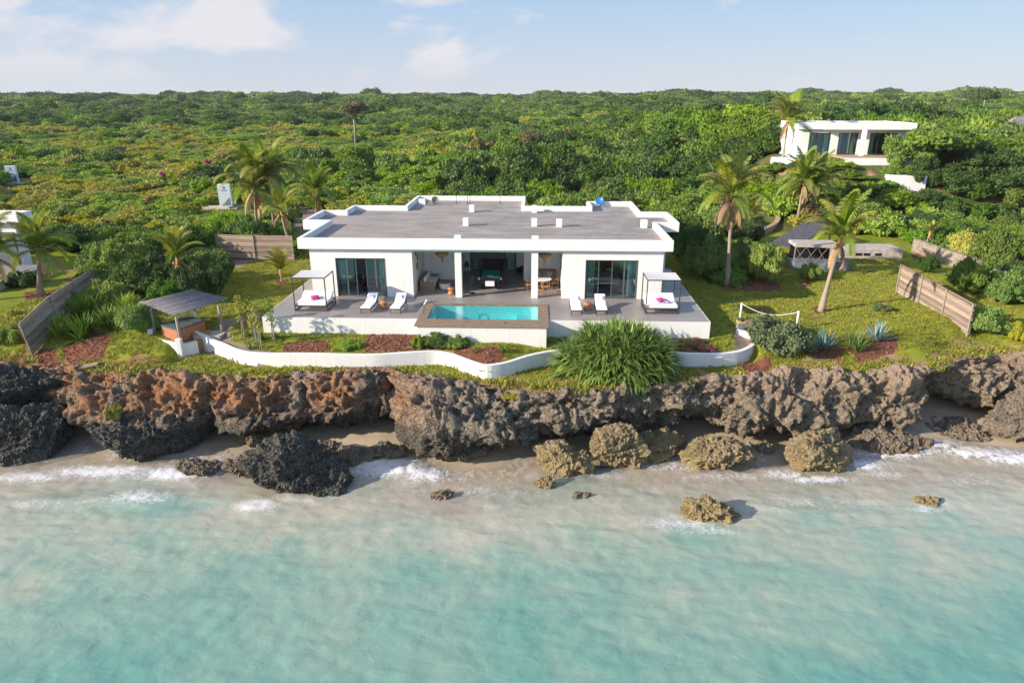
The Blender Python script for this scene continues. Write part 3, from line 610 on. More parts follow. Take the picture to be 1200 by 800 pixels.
# ------------------------------------------------------------------ terrace
def inset(poly, d):
    n = len(poly); o = []
    for i in range(n):
        a = Vector(poly[i - 1]); b = Vector(poly[i]); c = Vector(poly[(i + 1) % n])
        e1 = (b - a).normalized(); e2 = (c - b).normalized(); n1 = Vector((-e1.y, e1.x)); n2 = Vector((-e2.y, e2.x))
        k = (n1 + n2) / (1 + n1.dot(n2)); o.append(tuple(b + k * d))
    return o
def ring(mb, poly, th, z0, z1):
    q = inset(poly, th); n = len(poly); v = [(x, y, z) for z in (z0, z1) for p in (poly, q) for x, y in p]; f = []
    for i in range(n):
        j = (i + 1) % n
        f += [(i, j, 2 * n + j, 2 * n + i), (n + j, n + i, 3 * n + i, 3 * n + j), (2 * n + i, 2 * n + j, 3 * n + j, 3 * n + i), (j, i, n + i, n + j)]
    return mb.add(v, f)
PU0, PU1, PV0, PV1 = 9.12, 16.65, -1.25, 3.13
ter = empty('terrace', HO, TH); ter['kind'] = 'structure'
mb = MB(); mb.box(.04, PU0 - .004, .05, 11.3, -.2, 0); mb.box(PU0 - .004, PU1 + .004, PV1 + .004, 11.3, -.2, 0); mb.box(PU1 + .004, 25.83, .05, 12.8, -.2, 0)
mb.build('terrace_floor', M['terrace'], ter)
mb = MB(); mb.box(0, PU0 + .1, 0, .045, -2.2, .004); mb.box(PU1 - .1, 25.87, 0, .045, -2.2, .004); mb.box(0, .035, .045, 11.3, -1.5, .004); mb.box(25.835, 25.87, .045, 12.8, -1.5, .004); mb.box(.35, .9, -.02, -.005, -2, -1.2)
mb.build('terrace_wall', M['white2'], ter)

# swimming pool
pool = empty('swimming_pool', HO, TH, 'rectangular turquoise pool with brown stone coping jutting from the terrace', 'pool')
IU0, IU1, IV0, IV1 = 9.65, 16.05, -.08, 2.9
mb = MB(); mb.box(PU0, PU1, PV0, IV0, -.05, .05); mb.box(PU0, PU1, IV1, PV1, -.05, .05); mb.box(PU0, IU0, IV0, IV1, -.05, .05); mb.box(IU1, PU1, IV0, IV1, -.05, .05); mb.build('coping', M['coping'], pool)
mb = MB(); mb.box(PU0 + .12, PU1 - .12, PV0 + .1, PV0 + .35, -2.4, -.054); mb.box(PU0 + .12, PU0 + .34, PV0 + .35, -.004, -2.4, -.054); mb.box(PU1 - .34, PU1 - .12, PV0 + .35, -.004, -2.4, -.054); mb.build('pool_wall', M['white2'], pool)
mb = MB(); mb.box(IU0 - .1, IU1 + .1, IV0 - .1, IV1 + .1, -1.4, -1.25); mb.box(IU0 - .1, IU0 + .005, IV0, IV1, -1.25, -.054); mb.box(IU1 - .005, IU1 + .1, IV0, IV1, -1.25, -.054); mb.box(IU0 - .1, IU1 + .1, IV0 - .1, IV0 + .005, -1.25, -.054); mb.box(IU0 - .1, IU1 + .1, IV1 - .005, IV1 + .1, -1.25, -.054)
mb.box(IU1 - 1.3, IU1 - .006, IV0 + .006, IV1 - .006, -1.25, -.55); mb.build('basin', M['pooltile'], pool)
MB().box(IU0 + .002, IU1 - .002, IV0 + .002, IV1 - .002, -.02, -.01).build('pool_water', M['poolwater'], pool)
for vv in (.9, 1.5):
    pts = [(9.95, vv, -.5), (9.9, vv, .25)] + [(9.6 + .3 * math.cos(a), vv, .45 + .3 * math.sin(a)) for a in np.linspace(0, math.pi, 9)] + [(9.3, vv, .05)]
    MB().tube(pts, .025, 8).build('handrail', M['steel'], pool, smooth=True)
for uu in (11.8, 14.2):
    MB().lathe([(0, .052), (.09, .052), (.09, .056), (0, .056)], 12, (uu, -.7, 0)).build('coping_light', M['steel'], pool)

# ------------------------------------------------------------------ the villa
villa = empty('white_villa', HO, TH, 'long low white villa with flat roof and parapets behind the pool', 'villa')
OUT = [(1.0, 4.3), (24.3, 4.3), (24.3, 10.85), (25.9, 10.85), (25.9, 15.7), (23.9, 15.7), (23.9, 21.2), (20.1, 21.2), (20.1, 18.4), (14.9, 18.4), (14.9, 24.2), (5.2, 24.2), (5.2, 18.2), (.95, 18.2), (.95, 15.7), (-.8, 15.7), (-.8, 10.9), (1.0, 10.9)]
mb = MB(); ring(mb, OUT, .26, 3.13, 3.8); mb.build('parapet', M['white'], villa, .012)
MB().prism(inset(OUT, .258), 3.14, 3.4).build('roof', M['roof'], villa)
H0, H1 = -.3, 3.138
mb = MB()
for b in ((1.6, 3.2, 4.6, 4.85), (6.4, 8.1, 4.6, 4.85), (17.55, 19.0, 4.6, 4.85), (22.3, 23.8, 4.6, 4.85),
          (1.6, 1.85, 4.85, 11.5), (7.85, 8.1, 4.85, 9.35), (23.55, 23.8, 4.85, 11.4), (-.3, 1.85, 11.5, 11.75), (-.3, -.05, 11.75, 15.2), (-.3, 1.85, 15.2, 15.45), (1.6, 1.85, 15.45, 17.7), (1.6, 5.7, 17.7, 17.95), (5.45, 5.7, 17.95, 23.7), (5.45, 14.4, 23.7, 23.95), (14.15, 14.4, 17.95, 23.7), (14.4, 20.5, 17.7, 17.95), (20.3, 20.55, 17.95, 20.7), (20.3, 23.5, 20.7, 20.95), (23.25, 23.5, 15.45, 20.7), (23.5, 25.2, 15.2, 15.45), (24.95, 25.2, 11.65, 15.2), (23.8, 25.2, 11.4, 11.65)):
    mb.box(b[0], b[1], b[2], b[3], H0, H1)
for u0, u1 in ((3.2, 6.4), (19.0, 22.3)): mb.box(u0, u1, 4.6, 4.85, 2.5, H1)
mb.box(8.1, 17.55, 4.62, 4.87, 2.95, H1)
mb.build('wall', M['white'], villa)
mb = MB()
for b in ((8.1, 10.4, 9.1, 9.35), (10.4, 10.65, 9.1, 11.9), (10.65, 11.05, 11.65, 11.9), (14.45, 15.05, 11.65, 11.9), (15.05, 15.3, 9.0, 11.9), (15.3, 17.55, 9.0, 9.25), (17.55, 17.8, 4.85, 9.25), (1.85, 7.85, 10.2, 10.4), (17.8, 23.55, 10.0, 10.2), (9.5, 16, 15.8, 16)):
    MB().box(b[0], b[1], b[2], b[3], 0.002, 3.136).build('inner_wall', M['inner'], villa)
MB().box(11.05, 14.45, 11.65, 11.9, 2.5, 3.136).build('inner_wall', M['inner'], villa)
mb = MB(); mb.box(11.1, 25.1, 11.3, 12.7, -.2, -.001); mb.box(5, 25.6, 12.801, 17.6, -.2, -.001); mb.build('floor', M['terrace'], villa)
for uu in (11.0, 15.82):
    mb = MB(); mb.box(uu - .21, uu + .21, 4.56, 4.98, 0.001, 2.947); mb.build('column', M['white'], villa, .01)
for uu, vv, hh, ww in ((11.0, 4.78, .55, .21), (15.82, 4.78, .55, .21), (10.85, 11.3, .56, .2), (15.73, 11.3, .56, .2), (17.5, 11.1, .56, .2), (23.45, 11.0, .56, .21), (10.7, 17.6, .56, .2), (15.7, 17.5, .56, .2)):
    MB().box(uu - ww, uu + ww, vv - ww, vv + ww, 3.402, 3.4 + hh).build('roof_block', M['white'], villa, .008)
def sliding_door(parent, u0, u1, v, top, panels, opened=(), fr='alu', z0=0.0, curtains=True, gl='glass'):
    d = empty('sliding_door'); d.parent = parent
    w_ = .07; mb = MB(); mb.box(u0, u0 + w_, v, v + .12, z0 + .003, z0 + top); mb.box(u1 - w_, u1, v, v + .12, z0 + .003, z0 + top); mb.box(u0 + w_, u1 - w_, v, v + .12, z0 + top - w_, z0 + top); mb.box(u0 + w_, u1 - w_, v, v + .12, z0 + .003, z0 + .05)
    n = panels; s = (u1 - u0 - 2 * w_) / n
    for i in range(n):
        if i in opened: continue
        a = u0 + w_ + i * s; b = a + s
        for q in (a, b - .05): mb.box(q + .001, q + .049, v + .03, v + .09, z0 + .05, z0 + top - w_)
        MB().box(a + .05, b - .05, v + .05, v + .065, z0 + .052, z0 + top - w_ - .002).build('glass_panel', M[gl], d)
    mb.build('frame', M[fr], d)
    if curtains:
        for a, b in ((u0 + .15, u0 + s * .75), (u1 - s * .8, u1 - .15)):
            k = 24; v_ = []; 
            for i in range(k + 1):
                uu = a + (b - a) * i / k; yy = v + .35 + .05 * math.sin(i * 1.9)
                v_ += [(uu, yy, z0 + .03), (uu, yy, z0 + top)]
            f_ = [(2 * i, 2 * i + 2, 2 * i + 3, 2 * i + 1) for i in range(k)]
            MB().add(v_, f_).build('curtain', M['curtain'], d, smooth=True)
    return d
sliding_door(villa, 3.2, 6.4, 4.68, 2.5, 5, (2,)); sliding_door(villa, 19.0, 22.3, 4.68, 2.5, 4, (1,)); sliding_door(villa, 11.05, 14.45, 11.7, 2.5, 4, (1, 2))
for a, b in (((8.13, 5.9), 2.35), ((8.13, 6.45), 2.0), ((8.13, 6.9), 1.45)):
    pass

# ------------------------------------------------------------------ terrace furniture (each thing its own)
def at(o, u, v, z=0.0, rz=0.0): o.location = HW(u, v, z); o.rotation_euler = (0, 0, TH + rz); return o
def pillow_mesh(mb, c, sx, sy, sz, rot=0.0, tilt=0.0, n=8):
    m_ = Matrix.Translation(c) @ Matrix.Rotation(rot, 4, 'Z') @ Matrix.Rotation(tilt, 4, 'X'); v = []; f = []
    for s in (1, -1):
        o0 = len(v)
        for i in range(n + 1):
            for j in range(n + 1):
                a = i / n * 2 - 1; b = j / n * 2 - 1; h = (1 - a ** 4) * (1 - b ** 4); k = 1 - .08 * (1 - abs(a)) * abs(b) - .08 * (1 - abs(b)) * abs(a)
                v.append(m_ @ Vector((a * sx / 2 * k, b * sy / 2 * k, s * sz / 2 * h ** .6)))
        for i in range(n):
            for j in range(n):
                q = [o0 + i * (n + 1) + j, o0 + (i + 1) * (n + 1) + j, o0 + (i + 1) * (n + 1) + j + 1, o0 + i * (n + 1) + j + 1]; f.append(q if s > 0 else q[::-1])
    return mb.add(v, f)
def cushion_box(mb, x0, x1, y0, y1, z0, z1, m=None): return mb.box(x0, x1, y0, y1, z0, z1, m)
def make_daybed(label, wd=1.92, dp=1.8, ht=2.02, flip=1):
    o = empty('daybed', label=label, cat='daybed', group='canopy daybeds on the terrace'); fr = MB(); w_ = .055
    for x in (0, wd):
        for y in (0, dp): fr.bar((x, y, 0), (x, y, ht), w_)
        fr.bar((x, 0, ht), (x, dp, ht), w_); fr.bar((x, 0, .03), (x, dp, .03), w_); fr.bar((x, 0, .3), (x, dp, .3), w_)
    for y in (0, dp): fr.bar((0, y, ht), (wd, y, ht), w_); fr.bar((0, y, .03), (wd, y, .03), w_); fr.bar((0, y, .3), (wd, y, .3), w_)
    fr.build('frame', M['metal'], o)
    n = 8; v = [(wd * i / n, dp * j / n, ht + .035 - .05 * math.sin(math.pi * i / n) * math.sin(math.pi * j / n)) for j in range(n + 1) for i in range(n + 1)]
    MB().add(v, [tuple(x) for x in grid_faces(n + 1, n + 1)]).build('canopy', M['canopy'], o, smooth=True)
    MB().box(.05, wd - .05, .04, dp * .62, .32, .50).build('mattress', M['cushion'], o, .04)
    m_ = Matrix.Translation((0, dp * .62, .33)) @ Matrix.Rotation(R(26), 4, 'X'); MB().box(.05, wd - .05, .01, dp * .42, 0, .18, m_).build('back_cushion', M['cushion'], o, .04)
    return o
dbl = {}
for u_, v_, lb, mir in ((1.52, 1.33, 'canopy daybed with one pink cushion at the left end of the terrace', 0), (22.42, 1.55, 'canopy daybed with pink and blue cushions at the right end of the terrace', 1)):
    at(make_daybed(lb), u_, v_)
    c = MB(); pillow_mesh(c, Vector((0, 0, .1)), .52, .46, .17, .45, R(15)); c = c.build('cushion', M['pink'], smooth=True); at(c, u_ + .98, v_ + .86, .50); tag(c, 'magenta cushion lying on the %s daybed' % ('right' if mir else 'left'), 'cushion')
    if mir:
        c = MB(); pillow_mesh(c, Vector((0, 0, .08)), .4, .32, .13, -.3, 0); c = c.build('cushion', M['bluecush'], smooth=True); at(c, u_ + 1.28, v_ + .58, .49); tag(c, 'small blue cushion beside the magenta one on the right daybed', 'cushion')
def make_lounger(label):
    o = empty('sun_lounger', label=label, cat='sun lounger', group='white sun loungers on the terrace'); wd = .66; L = 1.95; sx = 1.15
    fr = MB()
    for x in (.03, wd - .03):
        fr.bar((x, 0, .27), (x, L - .25, .27), .04, .06); fr.bar((x, sx, .3), (x, L - .05, .72), .035, .04); fr.bar((x, L - .3, .27), (x, L - .12, .66), .03)
    for y in (.02, L - .27): fr.bar((.03, y, .27), (wd - .03, y, .27), .04, .06)
    fr.build('frame', M['metal'], o)
    for x in (.03, wd - .03):
        for y in (.06, L - .3): MB().bar((x, y, 0), (x, y, .24), .04).build('leg', M['metal'], o)
    MB().box(.02, wd - .02, -.02, sx, .305, .40).build('mattress', M['cushion'], o, .03)
    m_ = Matrix.Translation((0, sx, .31)) @ Matrix.Rotation(R(28), 4, 'X'); MB().box(.02, wd - .02, .005, .86, 0, .095, m_).build('back_cushion', M['cushion'], o, .03)
    return o
for u_, v_, lb, rz in ((5.54, .95, 'sun lounger left of the small stool, beside the left daybed', -.04), (7.3, .95, 'sun lounger between the stool and the pool handrail', -.04), (18.0, 1.0, 'sun lounger nearest the right side of the pool', .03), (19.47, 1.1, 'sun lounger right of the stool, before the right bedroom door', .0)):
    at(make_lounger(lb), u_, v_, 0, rz)
    p_ = MB(); pillow_mesh(p_, Vector((0, 0, 0)), .5, .36, .13, 0, R(28)); p_ = p_.build('pillow', M['patt'], smooth=True); at(p_, u_ + .33, v_ + 1.48, .62, rz)
    tag(p_, 'purple patterned pillow on the ' + lb.replace('sun lounger', 'lounger'), 'pillow', 'pillows on the sun loungers')
def make_stool(label):
    o = MB().lathe([(0, 0), (.22, 0), (.24, .05), (.22, .13), (.15, .2), (.15, .24), (.22, .31), (.25, .38), (.23, .43), (0, .44)], 24).build('wooden_stool', M['wood'], smooth=True)
    return tag(o, label, 'stool', 'turned wooden stools')
at(make_stool('turned wooden stool between the two loungers left of the pool'), 6.72, 2.05); at(make_stool('turned wooden stool between the two loungers right of the pool'), 19.02, 2.2); at(make_stool('turned wooden stool in the loggia just left of the left column'), 10.42, 5.35)

# loggia, left: sofa, round table, lamp, pictures
sf = empty('rattan_sofa', label='rattan sofa with white cushions against the left wall of the loggia', cat='sofa'); at(sf, 8.3, 5.9)
MB().box(0, .95, 0, 2.5, .0, .32).box(0, .14, 0, 2.5, .32, .78).box(.14, .9, 0, .14, .32, .6).box(.14, .9, 2.36, 2.5, .32, .6).build('sofa_frame', M['rattan'], sf, .02)
MB().box(.16, .93, .16, 1.24, .325, .47).box(.16, .93, 1.26, 2.34, .325, .47).build('seat_cushion', M['cushion'], sf, .04)
for k in range(3):
    c = MB(); pillow_mesh(c, Vector((.26, .5 + .72 * k, .66)), .16, .6, .42, 0, 0); c.build('back_cushion', M['cushion'], sf, smooth=True)
ct = empty('coffee_table', label='round white drum table with wooden top before the sofa', cat='table'); at(ct, 9.85, 6.55)
MB().lathe([(0, 0), (.30, 0), (.36, .2), (.36, .44), (0, .44)], 24).build('drum', M['cushion'], ct, smooth=True); MB().lathe([(0, .442), (.38, .442), (.38, .47), (0, .47)], 24).build('table_top', M['wood'], ct)
def pendant(label, u, v):
    o = empty('pendant_lamp', label=label, cat='lamp', group='straw pendant lamps in the loggia'); at(o, u, v, 1.86)
    MB().lathe([(.03, 0), (.06, .18), (.12, .30), (.42, .52), (.45, .62), (.30, .76), (.04, .84)], 28).build('lamp_shade', M['straw'], o, smooth=True); MB().tube([(0, 0, .8), (0, 0, 1.27)], .012, 6).build('cord', M['black'], o)
    for v_ in o.children: pass
pendant('straw pendant lamp hanging over the sofa side of the loggia', 9.75, 6.4); pendant('straw pendant lamp hanging over the dining table', 16.45, 6.3)
for vv, zz, s in ((5.7, 2.45, .30), (6.3, 2.0, .34), (6.0, 1.45, .42)):
    o = empty('framed_picture', label='black framed picture, %s of three on the left loggia wall' % {2.45: 'top', 2.0: 'middle', 1.45: 'lowest'}[zz], cat='picture', group='pictures on the loggia wall'); at(o, 8.105, vv, zz)
    MB().box(0, .03, 0, s, 0, s).build('frame', M['black'], o); MB().box(.031, .034, .05, s - .05, .05, s - .05).build('print', M['signgrey'], o)
# billiard table
bt = empty('billiard_table', label='billiard table with teal cloth in the middle of the loggia', cat='billiard table'); at(bt, 12.12, 6.35)
MB().box(.12, 1.38, .12, 2.5, .42, .72).build('table_body', M['black'], bt, .02)
mb = MB(); ring(mb, [(0, 0), (1.5, 0), (1.5, 2.62), (0, 2.62)], .13, .72, .86); mb.build('rail', M['black'], bt, .01)
MB().box(.13, 1.37, .13, 2.49, .722, .82).build('playing_surface', M['felt'], bt)
for x in (.25, 1.25):
    for y in (.4, 2.2): MB().lathe([(.1, 0), (.12, .1), (.07, .2), (.1, .42)], 12, (x, y, 0)).build('leg', M['black'], bt, smooth=True)
MB().box(.45, 1.05, -.02, .11, .28, .62).build('ball_return', M['cushion'], bt, .03)
for x, y in ((.02, .02), (1.48, .02)): MB().box(x - .06, x + .06, y - .03, y + .08, .70, .875).build('corner_plate', M['steel'], bt, .01)
bl = MB()
for k, (x, y) in enumerate(((.62, .5), (.7, .42), (.78, .5), (.85, .55), (.7, .58), (.9, .44), (.55, .44))): bl.lathe([(.001, -.03), (.021, -.021), (.03, 0), (.021, .021), (.001, .03)], 10, (x, y, .852))
bl = bl.build('billiard_balls', M['cushion'], None, smooth=True); at(bl, 12.12, 6.35); bl.name = 'ball_rack'; tag(bl, 'white cluster of billiard balls at the near end of the table', 'billiard balls', kind='stuff')
# dining set
dt = empty('dining_table', label='round dining table with pale top behind the right column', cat='table'); at(dt, 16.3, 6.6)
MB().lathe([(0, .72), (.62, .72), (.64, .75), (.62, .77), (0, .77)], 28).build('table_top', M['cushion'], dt); MB().lathe([(.3, 0), (.26, .05), (.07, .12), (.07, .72)], 14).build('pedestal', M['wood'], dt, smooth=True)
def make_chair(label):
    o = empty('dining_chair', label=label, cat='chair', group='wooden chairs round the dining table')
    for x in (-.2, .2):
        MB().bar((x, -.2, 0), (x, -.2, .62), .035).build('leg', M['wood'], o); MB().bar((x, .2, 0), (x, .23, .82), .035).build('leg', M['wood'], o)
    MB().box(-.24, .24, -.24, .24, .42, .46).build('seat', M['straw'], o, .01)
    pts = [(.26 * math.cos(a), .23 * math.sin(a) * 1.05, .70 + .08 * math.sin(a)) for a in np.linspace(-.5, math.pi + .5, 14)]; MB().tube(pts, .022, 6).build('backrest', M['wood'], o, smooth=True)
    return o
for a, lb in ((200, 'wooden dining chair left of the dining table, by the column'), (285, 'wooden dining chair nearest the pool at the dining table'), (20, 'wooden dining chair on the right of the dining table'), (95, 'wooden dining chair behind the dining table')):
    aa = R(a); at(make_chair(lb), 16.3 + .85 * math.cos(aa), 6.6 + .85 * math.sin(aa), 0, aa - R(90))
ds = empty('driftwood_console', label='brown driftwood console by the rear wall of the dining corner', cat='console'); at(ds, 15.75, 8.35)
MB().box(0, 1.5, .05, .5, .80, .90).build('table_top', M['teak'], ds, .02)
rn = random.Random(3)
for k in range(7): MB().bar((.15 + k * .2, .1 + .3 * (k % 2), 0), (.15 + k * .2 + rn.uniform(-.25, .25), .28, .80), rn.uniform(.05, .09)).build('leg', M['teak'], ds, .01)
hb = MB()
for k in range(14): hb.tube([(rn.uniform(-.02, .02), rn.uniform(0, .12), -.3 - .35 * rn.random()), (0, .06, 0), (0, .06, .3)], .03, 5)
hb = hb.build('wall_hanging', M['straw'], None); at(hb, 17.49, 6.2, 2.15); tag(hb, 'straw wall hanging on the right wall of the loggia', 'wall hanging')
ps = empty('plant_stand', label='teal stool carrying a dark pot by the left inner wall', cat='stool'); at(ps, 10.98, 9.9)
for a in range(4): MB().bar((.18 * math.cos(a * 1.571 + .78), .18 * math.sin(a * 1.571 + .78), 0), (.12 * math.cos(a * 1.571 + .78), .12 * math.sin(a * 1.571 + .78), .75), .035).build('leg', M['signgrey'], ps)
MB().lathe([(0, .75), (.2, .75), (.2, .79), (0, .79)], 16).build('seat', M['felt'], ps)
pt = MB().lathe([(0, 0), (.1, 0), (.17, .12), (.12, .28), (.06, .33), (.09, .38), (.0, .38)], 18).build('dark_vase', M['black'], smooth=True); at(pt, 10.98, 9.9, .79); tag(pt, 'dark vase standing on the teal stool', 'vase')
for u_, v_, s, lb in ((14.62, 11.3, 1.0, 'round dark vase on the floor right of the rear door'), (14.9, 11.35, 1.25, 'taller dark vase in the corner right of the rear door')):
    o = MB().lathe([(0, 0), (.12 * s, 0), (.2 * s, .14 * s), (.16 * s, .34 * s), (.08 * s, .40 * s), (0, .40 * s)], 18).build('dark_vase', M['black'], smooth=True); at(o, u_, v_); tag(o, lb, 'vase')
cr_ = empty('cue_stand', label='slim black cue stand right of the left column', cat='stand'); at(cr_, 11.75, 5.6)
MB().lathe([(0, 0), (.2, 0), (.2, .03), (0, .04)], 16).build('base', M['black'], cr_); MB().tube([(0, 0, .03), (.02, 0, 1.2)], .025, 8).build('pole', M['black'], cr_); MB().bar((-.12, 0, .8), (.16, 0, 1.15), .07, .1).build('holder', M['black'], cr_)
# bedrooms
for u_, lb in ((4.0, 'bed with white cover inside the left bedroom'), (19.6, 'bed with white cover inside the right bedroom')):
    o = empty('bed', label=lb, cat='bed'); at(o, u_, 7.6)
    MB().box(0, 2, 0, 2.2, .1, .38).build('bed_frame', M['teak'], o, .02); MB().box(.04, 1.96, .04, 2.16, .382, .62).build('mattress', M['cushion'], o, .05); MB().box(-.2, 2.2, 2.22, 2.32, .1, 1.3).build('headboard', M['teak'], o, .02)
    c = MB(); pillow_mesh(c, Vector((.5, 1.95, .74)), .7, .4, .2); pillow_mesh(c, Vector((1.5, 1.95, .74)), .7, .4, .2); c.build('bed_pillow', M['cushion'], o, smooth=True)
o = MB().box(0, 1.5, 0, .05, 0, .75).build('orange_painting', M['art']); at(o, 4.2, 10.13, 1.55); tag(o, 'orange abstract painting above the bed in the left bedroom', 'painting')
o = MB().box(0, 1.9, 0, .05, 0, .4).build('wood_panel', M['teak']); at(o, 19.9, 9.93, 1.75); tag(o, 'carved wooden panel above the bed in the right bedroom', 'panel')
o = empty('bench', label='low bench at the foot of the right bedroom bed', cat='bench'); at(o, 19.8, 6.9)
MB().box(0, 1.6, 0, .42, .36, .48).build('seat', M['cushion'], o, .02)
for x in (.08, 1.52):
    for y in (.06, .36): MB().bar((x, y, 0), (x, y, .36), .05).build('leg', M['teak'], o)
o = empty('armchair', label='dark armchair just inside the open left bedroom door', cat='armchair'); at(o, 4.55, 5.6)
MB().box(0, .7, 0, .7, .12, .42).build('seat', M['black'], o, .04); MB().box(0, .7, .55, .7, .42, .95).build('backrest', M['black'], o, .04)

# things on the roof
o = MB().box(-.28, .28, -.2, .2, 0, .5).build('roof_cabinet', M['white']); at(o, 6.1, 21.3, 3.402); tag(o, 'small white cabinet in the shaded corner of the roof', 'cabinet')
def dish(name, u, v, z, r, m, label, az, el):
    o = empty(name, label=label, cat='satellite dish'); at(o, u, v, z)
    q = MB().lathe([(r * k / 6, .28 * r * (k / 6) ** 2) for k in range(7)] + [(r * k / 6, .28 * r * (k / 6) ** 2 - .02) for k in range(6, -1, -1)], 24).build('dish', M[m], o, smooth=True); q.location = (0, 0, r * .9 + .1); q.rotation_euler = (R(el), 0, R(az))
    MB().tube([(0, 0, 0), (0, 0, r * .9 + .1)], .03, 6).build('mast', M['metal'], o)
dish('satellite_dish', 7.15, 21.6, 3.402, .3, 'pot', 'small brown satellite dish on the roof beside the cabinet', 20, 75)
dish('satellite_dish', 21.2, 20.9, 3.402, .36, 'blue', 'blue dish at the rear right corner of the roof', -25, 55)
for u_, v_ in ((8.9, 22.3), (9.9, 22.0), (10.2, 21.2), (12.7, 22.3)):
    o = MB().tube([(0, 0, 0), (.02, 0, .9)], .02, 5).lathe([(0, 0), (.09, 0), (.06, .12), (0, .12)], 8).build('roof_antenna', M['metal']); at(o, u_, v_, 3.402); tag(o, 'thin metal rod standing by the rear parapet of the roof', 'rod', 'rods on the roof')

# ------------------------------------------------------------------ low white boundary wall
def ribbon_wall(name, pts, th, z0f, z1f, m, label, cat, lo=60):
    pts = [Vector((p[0], p[1], 0)) for p in pts]; L = [0]
    for a, b in zip(pts, pts[1:]): L.append(L[-1] + (b - a).length)
    n = int(L[-1] / .22) + 2; q = []
    for s in np.linspace(0, L[-1], n):
        x_ = float(np.mean([np.interp(s + d, L, [p.x for p in pts]) for d in (-.35, -.15, 0, .15, .35)])); y_ = float(np.mean([np.interp(s + d, L, [p.y for p in pts]) for d in (-.35, -.15, 0, .15, .35)])); q.append(Vector((x_, y_, 0)))
    v = []; f = []
    for i, p in enumerate(q):
        d = (q[min(i + 1, n - 1)] - q[max(i - 1, 0)]).normalized(); nr = Vector((-d.y, d.x, 0)) * th / 2; s = i / (n - 1)
        for sg, zz in ((-1, z0f), (-1, z1f), (1, z1f), (1, z0f)): r = p + nr * sg; v.append((r.x, r.y, zz(p.x, p.y, s)))
    for i in range(n - 1):
        for k in range(4): f.append((i * 4 + k, (i + 1) * 4 + k, (i + 1) * 4 + (k + 1) % 4, i * 4 + (k + 1) % 4))
    f += [(0, 1, 2, 3), ((n - 1) * 4 + 3, (n - 1) * 4 + 2, (n - 1) * 4 + 1, (n - 1) * 4)]
    return tag(MB().add(v, f).build(name, m, bevel=.015), label, cat)
wp = [(p.x, p.y) for p in wall_pts] + [(W(885, 398, -1.2).x, W(885, 398, -1.2).y)]
ribbon_wall('garden_wall', wp, .24, lambda x, y, s: -2.5, lambda x, y, s: -1.2 + .35 * (1 - sst(.0, .07, s)) + .02 * math.sin(x), M['white2'], 'low wavy white wall curving along the cliff edge below the terrace', 'wall')
sp = [W(861, 387, -.85), W(872, 389, -.85), W(888, 394, -.9)]
ribbon_wall('step_wall', [(p.x, p.y) for p in sp], .3, lambda x, y, s: -1.6, lambda x, y, s: -.78, M['white2'], 'short white kerb crossing the path by the rope fence', 'kerb')
o = MB().bar((0, 0, 0), (0, 0, .35), .05).bar((-.08, 0, .3), (.1, 0, .36), .06).build('garden_light', M['metal']); p = W(320, 428, -2.0); o.location = (p.x, p.y - .1, -2.02); tag(o, 'small dark garden light in front of the white wall at left', 'garden light', 'garden lights at the wall')
o = o.copy(); C.objects.link(o); p = W(572, 441, -2.0); o.location = (p.x, p.y - .1, -2.05); tag(o, 'small dark garden light in front of the dip in the wall below the pool', 'garden light')
pp = W(427, 421, -1.6)
o = MB().tube([(-1.6, 0, 0), (0, -.05, .03), (2.6, 0, .0)], .035, 6).build('water_pipe', M['pot']); q_ = W(420, 431, -2.0); o.location = (q_.x, q_.y, -1.96); tag(o, 'thin pipe lying along the foot of the white wall', 'pipe')
o = MB().box(-.55, .55, -.25, .25, 0, .12).build('stone_slab', M['kerb'], bevel=.02); q_ = W(104, 430, -2.0); o.location = (q_.x, q_.y, -1.98); o.rotation_euler = (R(-6), R(-8), R(14)); tag(o, 'flat tan slab on the cliff edge left of the pavilion', 'slab')

# ------------------------------------------------------------------ hot tub pavilion
P1 = W(184, 403, -1.7); P2 = W(213.5, 413, -1.75); P3 = W(261, 391.5, -1.2); P4 = P1 + (P3 - P2)
pav = empty('pavilion', P2, 0, 'open pavilion with weathered pole roof on four posts over the hot tub', 'pavilion')
def rel(v): return Vector(v) - P2
tops = []
for k, (p, zt_) in enumerate(((P1, .50), (P2, .42), (P3, .62), (P4, .72))):
    tp = Vector((p.x - .05, p.y + .1, zt_ - .05)); MB().tube([rel((p.x, p.y, p.z - .3)), rel((p.x * .5 + tp.x * .5 + .02, p.y * .5 + tp.y * .5, (p.z + zt_) / 2)), rel(tp)], [.10, .085, .075], 10).build('post', M['post'], pav, smooth=True); tops.append(tp)
rc = [W(162, 354.5, .55), W(203.5, 369.5, .46), W(266, 349.5, .66), W(224, 339.5, .78)]   # left, front, right, back
rc = [rel(p) for p in rc]
mb = MB(); nP = 46; rn = random.Random(5)
for i in range(nP):
    s = (i + .5) / nP; a = rc[0].lerp(rc[1], s); b = rc[3].lerp(rc[2], s); e = rn.uniform(-.06, .06); d_ = (b - a).normalized()
    mid = (a + b) / 2 + Vector((0, 0, -.03)); mb.tube([a + d_ * e, mid, b + d_ * rn.uniform(-.06, .06)], rn.uniform(.026, .036), 6)
mb.build('pole_roof', M['greywood'], pav, smooth=True)
mb = MB()
for s in (.08, .5, .92): mb.bar(rc[0].lerp(rc[3], s) - Vector((0, 0, .08)), rc[1].lerp(rc[2], s) - Vector((0, 0, .08)), .09)
mb.build('beam', M['post'], pav)
base = [P1 + Vector((-.1, -.12, 0)), P2 + Vector((.0, -.15, 0)), P2.lerp(P3, .55), P1.lerp(P4, .62)]
MB().prism([(rel(p).x, rel(p).y) for p in base], -.45, .50).build('deck', M['teak'], pav)
